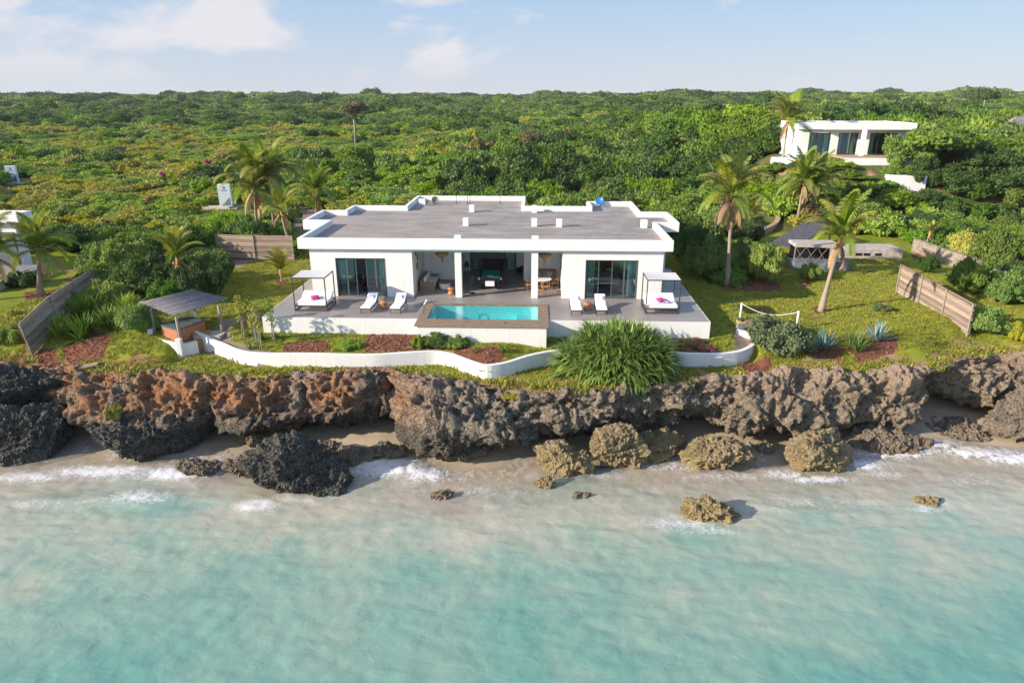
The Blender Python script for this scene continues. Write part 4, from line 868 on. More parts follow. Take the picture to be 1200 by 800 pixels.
mb = MB(); a = rel(P1); b = rel(P2); ex = Vector((b.x + .75, b.y + .42, 0))
mb.bar(Vector((a.x - .2, a.y - .2, .18)), Vector((b.x, b.y - .2, .12)), .2, .95); mb.bar(Vector((b.x, b.y - .2, .12)), Vector((ex.x, ex.y, .15)), .2, .85); mb.box(a.x - .30, a.x - .02, a.y - .25, a.y + .2, -.3, 1.05)
mb.box(b.x - .14, b.x + .16, b.y - .32, b.y - .04, -.35, .9); mb.build('plinth', M['white2'], pav, .02)
tz = -.42; hc = [W(186.4, 381, tz), W(206.5, 386.8, tz), W(241, 374.8, tz), W(218.5, 370, tz)]
hc[2] = hc[1] + (hc[2] - hc[1]); hc[3] = hc[0] + (hc[2] - hc[1])
tub = empty('hot_tub', hc[1], 0, 'square hot tub with wood cladding and grey cover under the pavilion', 'hot tub')
poly = [((p - hc[1]).x, (p - hc[1]).y) for p in hc]
if (Vector(poly[1]) - Vector(poly[0])).cross(Vector(poly[2]) - Vector(poly[1])) < 0: poly = poly[::-1]
MB().prism(inset(poly, .05), -.83, -.08).build('cladding', M['tubside'], tub, .04); MB().prism(poly, -.078, .03).build('cover', M['tubtop'], tub, .04)
c_ = sum((p - hc[1] for p in hc), Vector()) / 4; MB().box(c_.x + .25, c_.x + .9, c_.y - .1, c_.y + .02, .031, .06).box(c_.x - .6, c_.x + .2, c_.y + .25, c_.y + .29, .031, .05).build('cover_strap', M['steel'], tub)
o = MB().lathe([(0, 0), (.09, 0), (.1, .25), (.05, .32), (.05, .42), (0, .42)], 12).build('towel_roll', M['cushion'], smooth=True); o.location = hc[3].lerp(hc[2], .35) + Vector((.1, -.15, .032)); tag(o, 'white rolled towel standing on the rear rim of the tub', 'towel')
o = MB().box(0, 1.0, 0, .55, 0, .32).build('tub_step', M['wood'], bevel=.02); q_ = W(226, 398, -1.3); o.location = (q_.x, q_.y, -1.28); o.rotation_euler = (0, 0, R(20)); tag(o, 'wooden step beside the hot tub', 'step')
MBs = MB().box(-.8, .8, -.5, .5, -.3, .04).build('paving_slab', M['pale_block'], bevel=.01); q_ = W(247, 393, -1.2); MBs.location = (q_.x, q_.y, -1.1); tag(MBs, 'pale paving slab right of the hot tub', 'slab')

# ------------------------------------------------------------------ fences
def slat_fence(label, pts, h, m='bamboo', lean=(0, 0), n=34, postoff=.08):
    """pts: ground points; horizontal reed canes between stakes"""
    o = empty('reed_fence', pts[0], 0, label, 'fence'); rn = random.Random(len(label)); p0 = Vector(pts[0])
    for a, b in zip(pts, pts[1:]):
        a = Vector(a) - p0; b = Vector(b) - p0; L = (b - a).length; k = max(1, int(L / 2.4)); mb = MB()
        for i in range(n):
            t_ = (i + .5) / n; off = Vector((lean[0] * t_, lean[1] * t_, .08 + h * t_)); jz = rn.uniform(-.008, .008); nrm = (b - a).cross(Vector((0, 0, 1))).normalized() * rn.uniform(-.035, .035)
            e1 = rn.uniform(-.10, .06) / L; e2 = rn.uniform(-.06, .10) / L
            mb.bar(a.lerp(b, e1) + off + nrm + Vector((0, 0, jz)), a.lerp(b, 1 + e2) + off + nrm - Vector((0, 0, jz)), .04, h / n * rn.uniform(.75, 1.15))
        mb.build('reed_panel', M[m], o)
        for i in range(k + 1):
            q = a.lerp(b, i / k); nb = (b - a).cross(Vector((0, 0, 1))).normalized() * postoff
            MB().tube([q + nb + Vector((0, 0, -.2)), q + nb + Vector((lean[0], lean[1], h + .1))], .045, 7).build('stake', M['post'], o)
            if i < k: MB().bar(q - nb * .35 + Vector((0, 0, .1)), q - nb * .35 + Vector((lean[0], lean[1], h + .02)), .035, .03).build('batten', M['bark'], o)
    return o
def g3(px, py, z0=-1.0, dz=0):
    p = G(px, py, z0); return Vector((p.x, p.y, p.z + dz))
slat_fence('grey reed fence running from the cliff up past the left palms', [g3(38, 417, -1.9), g3(72, 383, -1.3), g3(118, 347)], 1.85, 'bamboo', (-.35, 0))
slat_fence('brown reed screen fence on the lawn at right', [g3(1051, 344), g3(1134, 396, -1.2)], 1.95, 'bamboo', (.12, .25), 38)
slat_fence('reed fence panels behind the lawn left of the villa', [g3(257, 303), g3(300, 304.5), g3(345, 305)], 2.0, 'bamboo', (0, .05), 34)
# rubble wall at right rear
a = g3(1070, 294); b = g3(1100, 306); c = g3(1135, 318); d = g3(1190, 346)
ribbon_wall('stone_wall', [(p.x, p.y) for p in (a, b, c, d)], .45, lambda x, y, s: -1.6, lambda x, y, s: .15 + .06 * math.sin(x * 3), M['stone'], 'rough pale stone wall along the right rear of the lawn', 'wall')

# long low block wall with vents, shed roof, trellis tank (right rear of lawn)
a = g3(962, 303); b = g3(1057, 303.5); bw = empty('block_wall', a, math.atan2(b.y - a.y, b.x - a.x), 'long low limewashed block with small dark vents behind the lawn', 'low building')
L = (b - a).length
MB().box(0, L, 0, 2.4, -.3, .85).build('wall', M['pale_block'], bw, .02)
for k, s in enumerate((.42, .52, .66)): MB().box(L * s, L * s + .55, -.015, .1, .28, .5).build('vent', M['black'], bw)
a = g3(930, 316); b = g3(995, 317.5); tk = empty('trellis_shed', a, math.atan2(b.y - a.y, b.x - a.x), 'open shed with crossed trellis front and grey base behind the leaning palm', 'shed'); L = (b - a).length
MB().box(0, L, 0, 2.2, -.3, .55).build('base', M['greyblock'], tk, .02); MB().box(0, L * .8, .3, 2.3, 1.75, 2.0).build('roof', M['pale_block'], tk, .02); MB().box(.1, L * .76, 1.9, 2.05, .55, 1.75).build('shade_backing', M['black'], tk)  # black backing stands in for the shade inside the open shed
mb = MB(); n = 4
for i in range(n):
    x0, x1 = L * .78 * i / n, L * .78 * (i + 1) / n; mb.bar((x0 + .05, .3, .58), (x1, .3, 1.75), .028); mb.bar((x1, .34, .58), (x0 + .05, .34, 1.75), .028)
mb.build('trellis', M['post'], tk); MB().bar((.03, .36, .55), (.03, .36, 1.75), .07).bar((L * .78, .36, .55), (L * .78, .36, 1.75), .09).build('post', M['post'], tk)
rn = random.Random(8); mb = MB()
for k in range(9):
    x_ = L * rn.uniform(.74, .98); z_ = .56 + .0; s = rn.uniform(.14, .24); mb.add([Vector(v) * s + Vector((x_, rn.uniform(.1, .5), z_ + s * .6 + (k % 3) * .22)) for v in ((1, 0, 0), (0, 1, 0), (-1, 0, 0), (0, -1, 0), (.2, 0, .8), (0, .1, -.8))], [(0, 1, 4), (1, 2, 4), (2, 3, 4), (3, 0, 4), (1, 0, 5), (2, 1, 5), (3, 2, 5), (0, 3, 5)])
o = mb.build('rubble_pile', M['pale_block'], None, bevel=.03); o.location = tk.location; o.rotation_euler = tk.rotation_euler; tag(o, 'heap of pale coral stones on the right end of the shed base', 'stones', kind='stuff')
cn4 = [W(903, 285, .1), W(932, 292, .1), W(975, 262, 1.1), W(948, 257, 1.1)]
sh = empty('carport', cn4[0], 0, 'low carport with sloping grey slatted roof behind the lawn', 'carport'); mb = MB()
for i in range(30):
    s = (i + .5) / 30; p = (cn4[0].lerp(cn4[3], s)) - cn4[0]; q = (cn4[1].lerp(cn4[2], s)) - cn4[0]; mb.bar(p, q, (cn4[3] - cn4[0]).length / 30 * 1.04, .06)
mb.build('slat_roof', M['slats'], sh)
for p in cn4: q = p - cn4[0]; MB().bar((q.x, q.y, -2.6), (q.x, q.y, q.z - .04), .12).build('post', M['post'], sh)
# driveway with tan kerb
kp = [g3(x_, y_) for x_, y_ in ((874, 280), (890, 276), (903, 270), (911, 261), (912, 252), (905, 246), (892, 243), (878, 244))]
mb = MB(); pl_ = [(p.x, p.y) for p in kp] + [(kp[-1].x - 3.5, kp[-1].y - 1), (kp[0].x - 3, kp[0].y + 2)]
o = MB().prism(pl_, -.9, -.83).build('driveway', M['asphalt']); tag(o, kind='structure')
ribbon_wall('driveway_kerb', [(p.x, p.y) for p in kp], .5, lambda x, y, s: -1.2, lambda x, y, s: -.45 + .9 * sst(.5, .8, s), M['kerb'], 'curved tan kerb wall round the grey driveway', 'kerb')

# ------------------------------------------------------------------ rope fence, bin, path
rf = empty('rope_fence', g3(867, 375), 0, 'white post and rope barrier beside the path', 'fence'); a = rel3 = Vector((0, 0, 0)); b = g3(933, 385.5, -1.2) - Vector(rf.location); b.z = -.05
for q in (a, b): MB().tube([q + Vector((0, 0, -.1)), q + Vector((0, 0, 1.12))], .06, 10).build('post', M['rope'], rf, smooth=True)
MB().tube([a.lerp(b, s) + Vector((0, 0, 1.05 - .42 * math.sin(math.pi * s))) for s in np.linspace(0, 1, 14)], .022, 6).build('rope', M['rope'], rf, smooth=True)
q = g3(867, 387, -1)
bn = empty('litter_bin', q, 0, 'small dark bin with a yellow band at the rope post', 'bin'); MB().box(-.2, .2, -.2, .2, 0, .5).build('bin_body', M['greyblock'], bn, .02); MB().box(-.21, .21, -.21, .21, .5, .6).build('band', M['yellow'], bn, .01); MB().lathe([(.21, .6), (.18, .72), (0, .76)], 12).build('lid', M['metal'], bn, smooth=True)
mb = MB()
for k in range(5): mb.box(-.05 + k * .16, .09 + k * .16, -.3, .5, .0, .05)
o = mb.build('boardwalk_steps', M['teak']); q = g3(884, 382, -1); o.location = (q.x - .1, q.y - .2, q.z + .03); tag(o, 'brown wooden landing planks behind the rope fence', 'steps')

# ------------------------------------------------------------------ white boards with a blue emblem
def board(label, px, py0, py1, wpx, th):
    p = g3(px, py1, -1); s = abs(p.y) * math.cos(PITCH) + (CH - p.z) * math.sin(PITCH); k = s / FOC; h = (py1 - py0) * k / .95; w_ = wpx * k
    o = empty('sign_board', p, th, label, 'sign', 'white boards in the scrub'); MB().box(-w_ / 2, w_ / 2, 0, .5, 0, h).build('panel', M['sign'], o, .03); MB().box(-w_ * .8, w_ * .9, -.4, .9, -.4, .12).build('plinth', M['pale_block'], o, .03)
    mb = MB(); cz = h * .86
    mb.prism([(0, 0)] * 0 or [(-w_ * .09, cz - .02), (0, cz - h * .06), (w_ * .09, cz - .02), (w_ * .05, cz + h * .045), (0, cz + h * .01), (-w_ * .05, cz + h * .045)], 0, .012)
    e = mb.build('emblem', M['signblue'], o); e.rotation_euler = (R(90), 0, 0); e.location = (0, -.003, 0)
    mb = MB()
    for i, (a_, b_) in enumerate(((-.24, -.17), (-.14, -.10), (-.07, 0), (.03, .07), (.10, .24))): mb.box(a_ * w_, b_ * w_, -.012, -.002, h * .735, h * .765)
    mb.build('lettering', M['signblue'], o)
    MB().add([(-w_ * .38, -.006, h * .14), (w_ * .40, -.006, h * .14), (w_ * .40, -.006, h * .47), (w_ * .12, -.006, h * .36), (-w_ * .1, -.006, h * .24)], [(0, 1, 2, 3, 4)]).build('picture', M['signgrey'], o)
board('white board with a blue emblem behind the twin palms', 265.5, 218, 245, 14, R(8)); board('white board with a blue emblem at the far left edge', 16, 196, 216, 11, R(14))
for px, py in ((250, 244), (125, 238)):
    a = g3(px - 12, py); b = g3(px + 22, py + 1); ribbon_wall('low_kerb', [(a.x, a.y), (b.x, b.y)], .8, lambda x, y, s: -1.6, lambda x, y, s: gz(x, y) + .35, M['pale_block'], 'low pale kerb in the scrub ' + ('by the nearer white board' if px == 250 else 'left of the nearer white board'), 'kerb')

# ------------------------------------------------------------------ second villa on the rise
Z2 = 5.5; o2 = W(923, 181, Z2); v2 = empty('hillside_villa', o2, R(-3), 'white flat-roofed villa with three glazed bays on the rise at right', 'villa'); k2 = (o2.y * math.cos(PITCH) + (CH - Z2) * math.sin(PITCH)) / FOC
def X2(px): return (923 + (px - 923) * .88 + 9 - 923) * k2
mb = MB(); a, b = X2(923), X2(1062); H2 = 2.95
mb.box(a, X2(938), 0, .3, -1, H2); mb.box(X2(966), X2(976), .0, .3, -1, H2); mb.box(X2(1001), X2(1016), 0, .3, -1, H2); mb.box(X2(1050), b, 0, .3, -1, H2); mb.box(a, a + .3, .3, 6, -1, H2); mb.box(b - .3, b, .3, 6, -1, H2); mb.box(a, b, 6, 6.3, -1, H2)
for p, q in ((938, 966), (976, 1001), (1016, 1050)): mb.box(X2(p), X2(q), 0, .3, 2.55, H2)
mb.box(X2(1001) - .25, X2(1001) + .2, -1.8, -1.4, 0, H2); mb.build('wall', M['white'], v2)
mb = MB(); ring(mb, [(X2(952), -1.3), (X2(1067), -1.3), (X2(1067), 6.8), (X2(952), 6.8)], .35, H2 + .005, H2 + .78); mb.build('parapet', M['white'], v2, .02)
MB().box(X2(952) + .34, X2(1067) - .34, -.96, 6.46, H2 + .01, H2 + .5).build('roof', M['white'], v2); MB().box(a - .2, X2(952) - .01, -.4, 6.4, H2 + .005, H2 + .8).build('side_roof', M['white'], v2, .02)
for p, q in ((938, 966), (976, 1001), (1016, 1050)): sliding_door(v2, X2(p), X2(q), .1, 2.55, 3, (), 'metal')
MB().box(a + .3, b - .3, 3.5, 3.7, 0, H2).build('inner_wall', M['greyblock'], v2); MB().box(a + .3, b - .3, .3, 3.5, -.1, 0).build('floor', M['terrace'], v2)
MB().box(X2(968), X2(1062), -4.5, -.002, -.4, -.0).build('patio', M['kerb'], v2); MB().box(X2(1008), X2(1048), -9, -4.52, -5.5, -1.6).build('retaining_wall', M['white'], v2, .02); MB().box(X2(968), X2(1062), -4.9, -4.51, -3, -.05).build('patio_wall', M['white'], v2)
p2 = empty('hillside_pool', W(932, 186, Z2 - .5), R(-3), 'round-ended pale blue pool with white rim at the second villa', 'pool'); s = k2
circ = [(2.9 * math.cos(a), 1.9 * math.sin(a)) for a in np.linspace(0, 2 * math.pi, 30)[:-1]]
mb = MB(); ring(mb, circ, .3, -.9, .12); mb.build('pool_rim', M['white'], p2); MB().prism(inset(circ, .34), -.1, .05).build('pool_water', M['pooltile'], p2)
ch = empty('garden_table', W(1013, 178, Z2), 0, 'small wooden table on the patio of the second villa', 'table'); MB().box(-1.1, 1.1, -.4, .4, .7, .78).build('table_top', M['wood'], ch)
for x_ in (-1, 1): MB().box(x_ - .05, x_ + .05, -.3, .3, 0, .7).build('leg', M['wood'], ch)
# villa cut by the left edge
r_ = W(19, 250.5, 3.8); v3 = empty('neighbouring_villa', (r_.x, r_.y, 0), R(-2), 'white villa mostly cut off by the left edge of the view', 'villa')
mb = MB(); ring(mb, [(-16, 0), (0, 0), (0, 1.6), (-16, 1.6)], .3, 3.1, 3.8); mb.build('parapet', M['white'], v3, .02); MB().box(-15.71, -.29, .29, 1.31, 3.11, 3.4).build('roof', M['roof'], v3); MB().box(-15.5, -.8, .6, 1.5, -1.2, 3.098).build('wall', M['white'], v3)
MB().box(-16, .9, -5.2, .5, -1.6, -.3).build('patio_wall', M['white2'], v3); MB().box(-15.8, .7, -5.0, .5, -.298, -.25).build('patio', M['terrace'], v3); MB().box(-14, -1.0, .45, .56, -.2, 2.3).build('window', M['alu'], v3)
r_ = W(1176, 196, 2); o = empty('thatched_roof_hut', (r_.x, r_.y, gz(r_.x, r_.y)), 0, 'grey thatched hut among shrubs at the right edge', 'hut'); hz_ = 2.2
MB().add([(0, 0, hz_), (7, 0, hz_), (7, 5, hz_), (0, 5, hz_), (1.8, 2.5, hz_ + 1.9), (5.5, 2.5, hz_ + 1.9)], [(0, 1, 5, 4), (1, 2, 5), (2, 3, 4, 5), (3, 0, 4), (3, 2, 1, 0)]).build('thatch', M['greywood'], o); MB().box(.5, 6.5, .5, 4.5, -.5, hz_ - .01).build('wall', M['white'], o)

# ================================================================== vegetation
def leaf_cloud(rs, centers, radii, n, ls, up=.35, shape='diamond', shell=.75, aspect=2.0, zmin=-9):
    """n small leaves spread through lobes; returns verts, faces"""
    centers = np.asarray(centers, float); radii = np.asarray(radii, float)
    wgt = (radii.prod(1)) ** .667; wgt /= wgt.sum(); k = rs.choice(len(centers), n, p=wgt)
    d = rs.normal(size=(n, 3)); d /= np.linalg.norm(d, axis=1)[:, None]; d[:, 2] = np.where(d[:, 2] < -.35, -d[:, 2], d[:, 2])
    rr = 1 - (1 - shell) * rs.random(n) ** 1.6 + .10 * rs.normal(size=n) * (rs.random(n) < .35)
    c = centers[k] + d * radii[k] * rr[:, None]
    c = c[c[:, 2] > zmin]; d = d[:len(c)] if len(c) == n else d[(centers[k] + d * radii[k] * rr[:, None])[:, 2] > zmin]; n = len(c)
    nr = d + .75 * rs.normal(size=(n, 3)) + np.array([0, 0, up]); nr /= np.linalg.norm(nr, axis=1)[:, None]
    a = rs.normal(size=(n, 3)); a -= nr * (a * nr).sum(1)[:, None]; a /= np.linalg.norm(a, axis=1)[:, None] + 1e-9; b = np.cross(nr, a)
    s = ls * rs.uniform(.6, 1.35, n)[:, None]
    if shape == 'diamond': q = [c - a * s * aspect / 2, c + b * s * .5 - nr * s * .12, c + a * s * aspect / 2, c - b * s * .5 - nr * s * .12]
    else: q = [c - a * s * .5, c + b * s * .5, c + a * s * .5, c - b * s * .5]
    v = np.stack(q, 1).reshape(-1, 3); f = np.arange(n * 4).reshape(n, 4)
    return v, f
def bush_mesh(name, seed, mat, n=3000, ls=.078, lobes=9, flat=.75, spread_=.62, aspect=2.0, up=.35, rmin=.26, rmax=.5):
    """unit bush: radius about 1, height about flat*1.5, base at z=0"""
    rs = np.random.RandomState(seed); C_ = []; R_ = []
    for i in range(lobes):
        a = rs.uniform(0, 2 * math.pi); r = spread_ * math.sqrt(rs.random()); z = flat * (.30 + .75 * rs.random() * (1 - r * .6)); s = rs.uniform(rmin, rmax)
        C_.append((r * math.cos(a), r * math.sin(a), z)); R_.append((s, s * rs.uniform(.8, 1.1), s * rs.uniform(.6, .85)))
    C_.append((0, 0, flat * .40)); R_.append((.66, .62, flat * .46))
    v, f = leaf_cloud(rs, C_, R_, n, ls, up, aspect=aspect, zmin=.0)
    # twiggy leafy outliers that break the outline
    m = int(n * .10); k = rs.choice(len(C_), m); d = rs.normal(size=(m, 3)); d[:, 2] = np.abs(d[:, 2]) + .2; d /= np.linalg.norm(d, axis=1)[:, None]
    c = np.array(C_)[k] + d * np.array(R_)[k] * rs.uniform(1.0, 1.42 if lobes > 20 else 1.2, m)[:, None]; a = d; b = np.cross(d, rs.normal(size=(m, 3))); b /= np.linalg.norm(b, axis=1)[:, None] + 1e-9
    q = np.stack([c - a * ls * .6, c + b * ls * .5, c + a * ls * 1.2, c - b * ls * .5], 1).reshape(-1, 3); f2 = np.arange(m * 4).reshape(m, 4) + len(v); v = np.concatenate([v, q]); f = np.concatenate([f, f2])
    # inner mass of the same leaves, seen dark only through its own shade
    vv = []; ff = []; o0 = len(v)
    for (cx, cy_, cz), (rx, ry, rz_) in zip(C_, R_):
        t_, p_ = np.meshgrid(np.linspace(0, 2 * math.pi, 9)[:-1], np.linspace(.25, math.pi - .5, 5)); base = o0 + sum(len(q_) for q_ in vv)
        jit = 1 + .12 * rs.normal(size=t_.shape)
        g = np.stack([cx + .78 * rx * jit * np.cos(t_) * np.sin(p_), cy_ + .78 * ry * jit * np.sin(t_) * np.sin(p_), np.maximum(.02, cz + .78 * rz_ * jit * np.cos(p_))], 2).reshape(-1, 3); vv.append(g)
        for i in range(4):
            for j in range(8): ff.append((base + i * 8 + j, base + (i + 1) * 8 + j, base + (i + 1) * 8 + (j + 1) % 8, base + i * 8 + (j + 1) % 8))
    v = np.concatenate([v] + vv); f = np.concatenate([f, np.array(ff)])
    return mesh_np(name, v, f, M[mat])
NEAR = {}
def near_mesh(mat, k):
    key = (mat, k)
    if key not in NEAR: NEAR[key] = bush_mesh('bush_crown', 100 + k * 7 + len(mat), mat, 8500, .050, 24 + 4 * k, [.80, 1.0, .68][k % 3], .92, rmin=.13, rmax=.36)
    return NEAR[key]
stem_me = None
def stems(parent, rx, rz):
    global stem_me
    if stem_me is None:
        rn = random.Random(2); mb = MB()
        for k in range(5):
            a = k * 1.3; mb.tube([(.03 * math.cos(a), .03 * math.sin(a), -.1), (.15 * math.cos(a), .15 * math.sin(a), .3), (.4 * math.cos(a), .4 * math.sin(a), .65)], [.035, .025, .012], 6)
        o = mb.build('stem', M['bark'], parent); stem_me = o.data
    else: o = link('stem', stem_me, parent)
    return o
def bush(px, py, wpx, hpx, mat, label, k=0, name='bush', cat='bush', group=None, z0=-1.0, mesh=None, dy=0.0):
    p = g3(px, py, z0); sc_ = (p.y * math.cos(PITCH) + (CH - p.z) * math.sin(PITCH)) / FOC; r = wpx * sc_ / 2
    me = mesh or near_mesh(mat, k); top = max(v.co.z for v in list(me.vertices)[::7]); dist = p.y + r * .6
    # height so that the crown top reaches py-hpx, seen from above over its depth
    need = hpx * sc_ / math.cos(PITCH) - r * .55 * math.tan(math.atan2(CH - p.z, p.y)); need = max(need, r * .5)
    o = empty(name, (p.x, p.y + r * .75 + dy, p.z - .05), (px * 1.7) % 6.28, label, cat, group)
    c = link('crown', me, o, scale=(r, r, need / top)); st = stems(o, r, need); st.scale = (r, r, need / top * .9)
    return o

# ---- palms
def frond_mesh(seed, L, e0, droop, dry=False, nl=44, lw=.062, ll=.85):
    """rachis leaving the crown along +X with elevation e0 (deg), bending by droop (deg)"""
    rs = random.Random(seed); v = []; f = []; p = Vector((0, 0, 0)); n = 26; ang = R(e0); pts = []; tw = rs.uniform(-.3, .3)
    yaw = 0
    for i in range(n + 1):
        pts.append((p.copy(), ang, yaw)); d = Vector((math.cos(ang) * math.cos(yaw), math.cos(ang) * math.sin(yaw), math.sin(ang))); p = p + d * (L / n); s = i / n; ang -= R(droop) / n * (.35 + 1.5 * s); yaw += tw / n
    mb = MB(); mb.tube([q[0] for q in pts[::2]], [.045 * (1 - .85 * i / 13) for i in range(14)], 5)
    for i in range(nl):
        s = .13 + .87 * i / (nl - 1); k = s * n; j = min(int(k), n - 1); q = pts[j][0].lerp(pts[j + 1][0], k - j); a = pts[j][1]; yw = pts[j][2]
        T = Vector((math.cos(a) * math.cos(yw), math.cos(a) * math.sin(yw), math.sin(a))); S = Vector((-math.sin(yw), math.cos(yw), 0)); U = S.cross(T) * -1
        if U.z < 0: U = -U
        ln = ll * (math.sin(math.pi * min(1, .18 + s * .80)) ** .6) * rs.uniform(.85, 1.1) * (L / 3.2)
        for sg in (-1, 1):
            fw = .45 + .55 * s; dr = (T * fw + S * sg * (1 - .35 * s) + U * (.18 if not dry else -.3)).normalized(); w_ = T * lw * (L / 3.2); o0 = q
            m1 = o0 + dr * ln * .5; m2 = m1 + (dr + Vector((0, 0, -.55 - rs.uniform(0, .5) - (.9 if dry else 0)))).normalized() * ln * .5
            b = len(v); v += [o0 - w_ * .5, o0 + w_ * .5, m1 + w_ * .55, m1 - w_ * .55, m2 + w_ * .06, m2 - w_ * .06]; f += [(b, b + 1, b + 2, b + 3), (b + 3, b + 2, b + 4, b + 5)]
    return mesh_np('frond', [tuple(x) for x in v + [Vector(t_) for t_ in mb.v]], [q for q in f] + [tuple(len(v) + i for i in q) for q in mb.f if len(q) == 4], M['frond'])
FR = []
for i, (e, dr) in enumerate(((84, 30), (74, 55), (62, 80), (46, 90), (26, 92), (4, 80))):
    for k in range(2): FR.append(frond_mesh(i * 10 + k, 3.3, e + k * 6 - 3, dr + k * 14))
FRY = []; 
for me in (FR[3], FR[5], FR[7]):
    m2 = me.copy(); m2.materials.clear(); m2.materials.append(M['frond_y']); FRY.append(m2)
FRU = []
for me in FR[:5]:
    m2 = me.copy(); m2.materials.clear(); m2.materials.append(M['frond_y']); FRU.append(m2)
FRD = [frond_mesh(90 + k, 2.5, -25 - 15 * k, 70, True) for k in range(3)]
for me in FRD: me.materials.clear(); me.materials.append(M['frond_d'])
def palm(label, bx, by, cx, cyy, size=1.0, n=20, yellow=.15, dry=3, z0=-1.0, thick=.16, group=None, seed=1, bend=.4, name='palm_tree', nuts=True, dyc=0.0, wind=0.0):
    b = g3(bx, by, z0); zc = b.z
    for _ in range(400):
        if PX(b.x, b.y + dyc, zc)[1] <= cyy: break
        zc += .05
    sc_ = ((b.y + dyc) * math.cos(PITCH) + (CH - zc) * math.sin(PITCH)) / FOC; cxw = (cx - 600) * sc_
    o = empty(name, b, 0, label, 'palm', group); rn = random.Random(seed); T = Vector((cxw - b.x, dyc, zc - b.z)); pts = []
    for i in range(13):
        s = i / 12; pts.append(Vector((T.x * (s + bend * s * (s - 1)), T.y * s, T.z * s - (.15 if i == 0 else 0))))
    MB().tube(pts, [thick * (1.35 - .55 * min(1, i / 12 * 3)) if i < 4 else thick * (.82 - .25 * i / 12) for i in range(13)], 10).build('trunk', M['palmbark'], o, smooth=True)
    cen = pts[-1]; L = size
    for k in range(n):
        az = k * 2.39996 + rn.uniform(-.2, .2); lvl = int(k / n * 11.99); me = FR[min(11, int(lvl))]
        if lvl > 4 and rn.random() < yellow * 1.6: me = rn.choice(FRY)
        elif rn.random() < yellow: me = rn.choice(FRY)
        if yellow >= .4: me = FRU[min(4, int(k / n * 5))] if (yellow > .9 or k % 2) else me
        fr_ = link('frond', me, o, cen + Vector((0, 0, .05)), (0, rn.uniform(-.08, .08) + wind * math.cos(az), az), (L * rn.uniform(.85, 1.12),) * 3)
    for k in range(dry): link('frond', FRD[k % 3], o, cen - Vector((0, 0, .1)), (0, 0, rn.uniform(0, 6.28)), (L * rn.uniform(.7, 1),) * 3)
    mb = MB()
    mb.lathe([(0, .3), (.07, .25), (.12, .1), (.13, -.1), (.10, -.35)], 10, tuple(cen)); mb.build('crown_shaft', M['straw'], o, smooth=True)
    if nuts:
        for k in range(4):
            a = k * 1.6 + seed; MB().lathe([(0, -.13), (.08, -.09), (.11, 0), (.08, .1), (0, .13)], 10, (cen.x + .24 * math.cos(a), cen.y + .24 * math.sin(a), cen.z - .2)).build('coconut', M['wood'], o, smooth=True)
    return o
palm('palm with short pale trunk left of the reed fence, near the left edge', 48, 346, 46, 294, .92, 20, .12, 3, seed=3, thick=.2)
palm('palm cut by the left edge beside the neighbouring villa', -14, 352, -10, 300, .95, 20, .2, 3, seed=4)
palm('small upright yellowish palm behind the hot tub pavilion', 217, 345, 208, 305, .78, 15, .4, 3, seed=5, bend=.1)
palm('tall left palm of the twin palms behind the reed screen', 302, 281, 298, 222, 1.25, 20, .22, 4, seed=6, group=None)
palm('right palm of the twin palms behind the reed screen', 323, 279, 314, 210, 1.25, 20, .22, 4, seed=7)
palm('low dark palm behind the left end of the villa roof', 372, 262, 370, 232, 1.25, 15, .1, 1, seed=8)
palm('slim palm with curved dark trunk by the left corner of the villa', 345, 296, 330, 250, .8, 12, .3, 3, seed=21, bend=-.8)
palm('tiny yellow palm alone on the lawn left of the terrace', 330, 330, 329, 319, .55, 14, 1.0, 0, seed=9, thick=.07, nuts=False)
palm('tall straight palm right of the villa with drooping brown fronds', 852, 335, 857, 232, .98, 26, .22, 6, seed=10, thick=.17)
palm('thin low palm beside the driveway kerb', 879, 282, 879, 256, .68, 14, .35, 4, seed=11, thick=.12)
palm('left palm of the pair behind the grey shed roof', 932, 268, 942, 214, 1.05, 20, .1, 5, seed=12, bend=-.3)
palm('right palm of the pair behind the grey shed roof', 946, 264, 955, 218, 1.1, 20, .12, 4, seed=13)
palm('leaning palm with pale trunk in the middle of the right lawn', 962, 365, 985, 283, .93, 18, .3, 3, seed=14, bend=.35, thick=.18)
palm('tall windblown palm in front of the second villa', 917, 188, 924, 142, 1.22, 20, .12, 3, z0=3, seed=15, wind=.18)
palm('small leafless-looking young palm on the rear right lawn', 1084, 290, 1090, 274, .42, 8, .5, 1, seed=16, thick=.08, nuts=False)

# ---- strap-leaved plants
def strap_mesh(seed, tufts, per, ln, wd, mat, droop=1.1, stiff=.0, segs=4):
    rs = random.Random(seed); v = []; f = []
    for c, nrm in tufts:
        c = Vector(c); nrm = Vector(nrm).normalized(); x_ = nrm.cross(Vector((.3, .2, .9))).normalized(); y_ = nrm.cross(x_)
        for k in range(per):
            a = rs.uniform(0, 6.283); sp = rs.uniform(.08, 1.25) if not stiff else rs.uniform(.15, 1.15); d = (nrm + (x_ * math.cos(a) + y_ * math.sin(a)) * math.tan(min(sp, 1.2)) * .8).normalized(); L = ln * rs.uniform(.7, 1.15); p = c.copy(); sd = d.cross(Vector((0, 0, 1)))
            sd = sd.normalized() if sd.length > .05 else Vector((1, 0, 0)); b = len(v)
            for i in range(segs + 1):
                s = i / segs; w_ = wd * (1 - s ** 2.2 * .95) * (.6 + .4 * min(1, s * 4)); v += [p - sd * w_ / 2, p + sd * w_ / 2]; p = p + d * L / segs; d = (d + Vector((0, 0, -droop * (.12 + .5 * s) / segs * 2.6))).normalized()
            for i in range(segs): f.append((b + 2 * i, b + 2 * i + 1, b + 2 * i + 3, b + 2 * i + 2))
    return mesh_np('strap_leaves', [tuple(q) for q in v], f, M[mat])
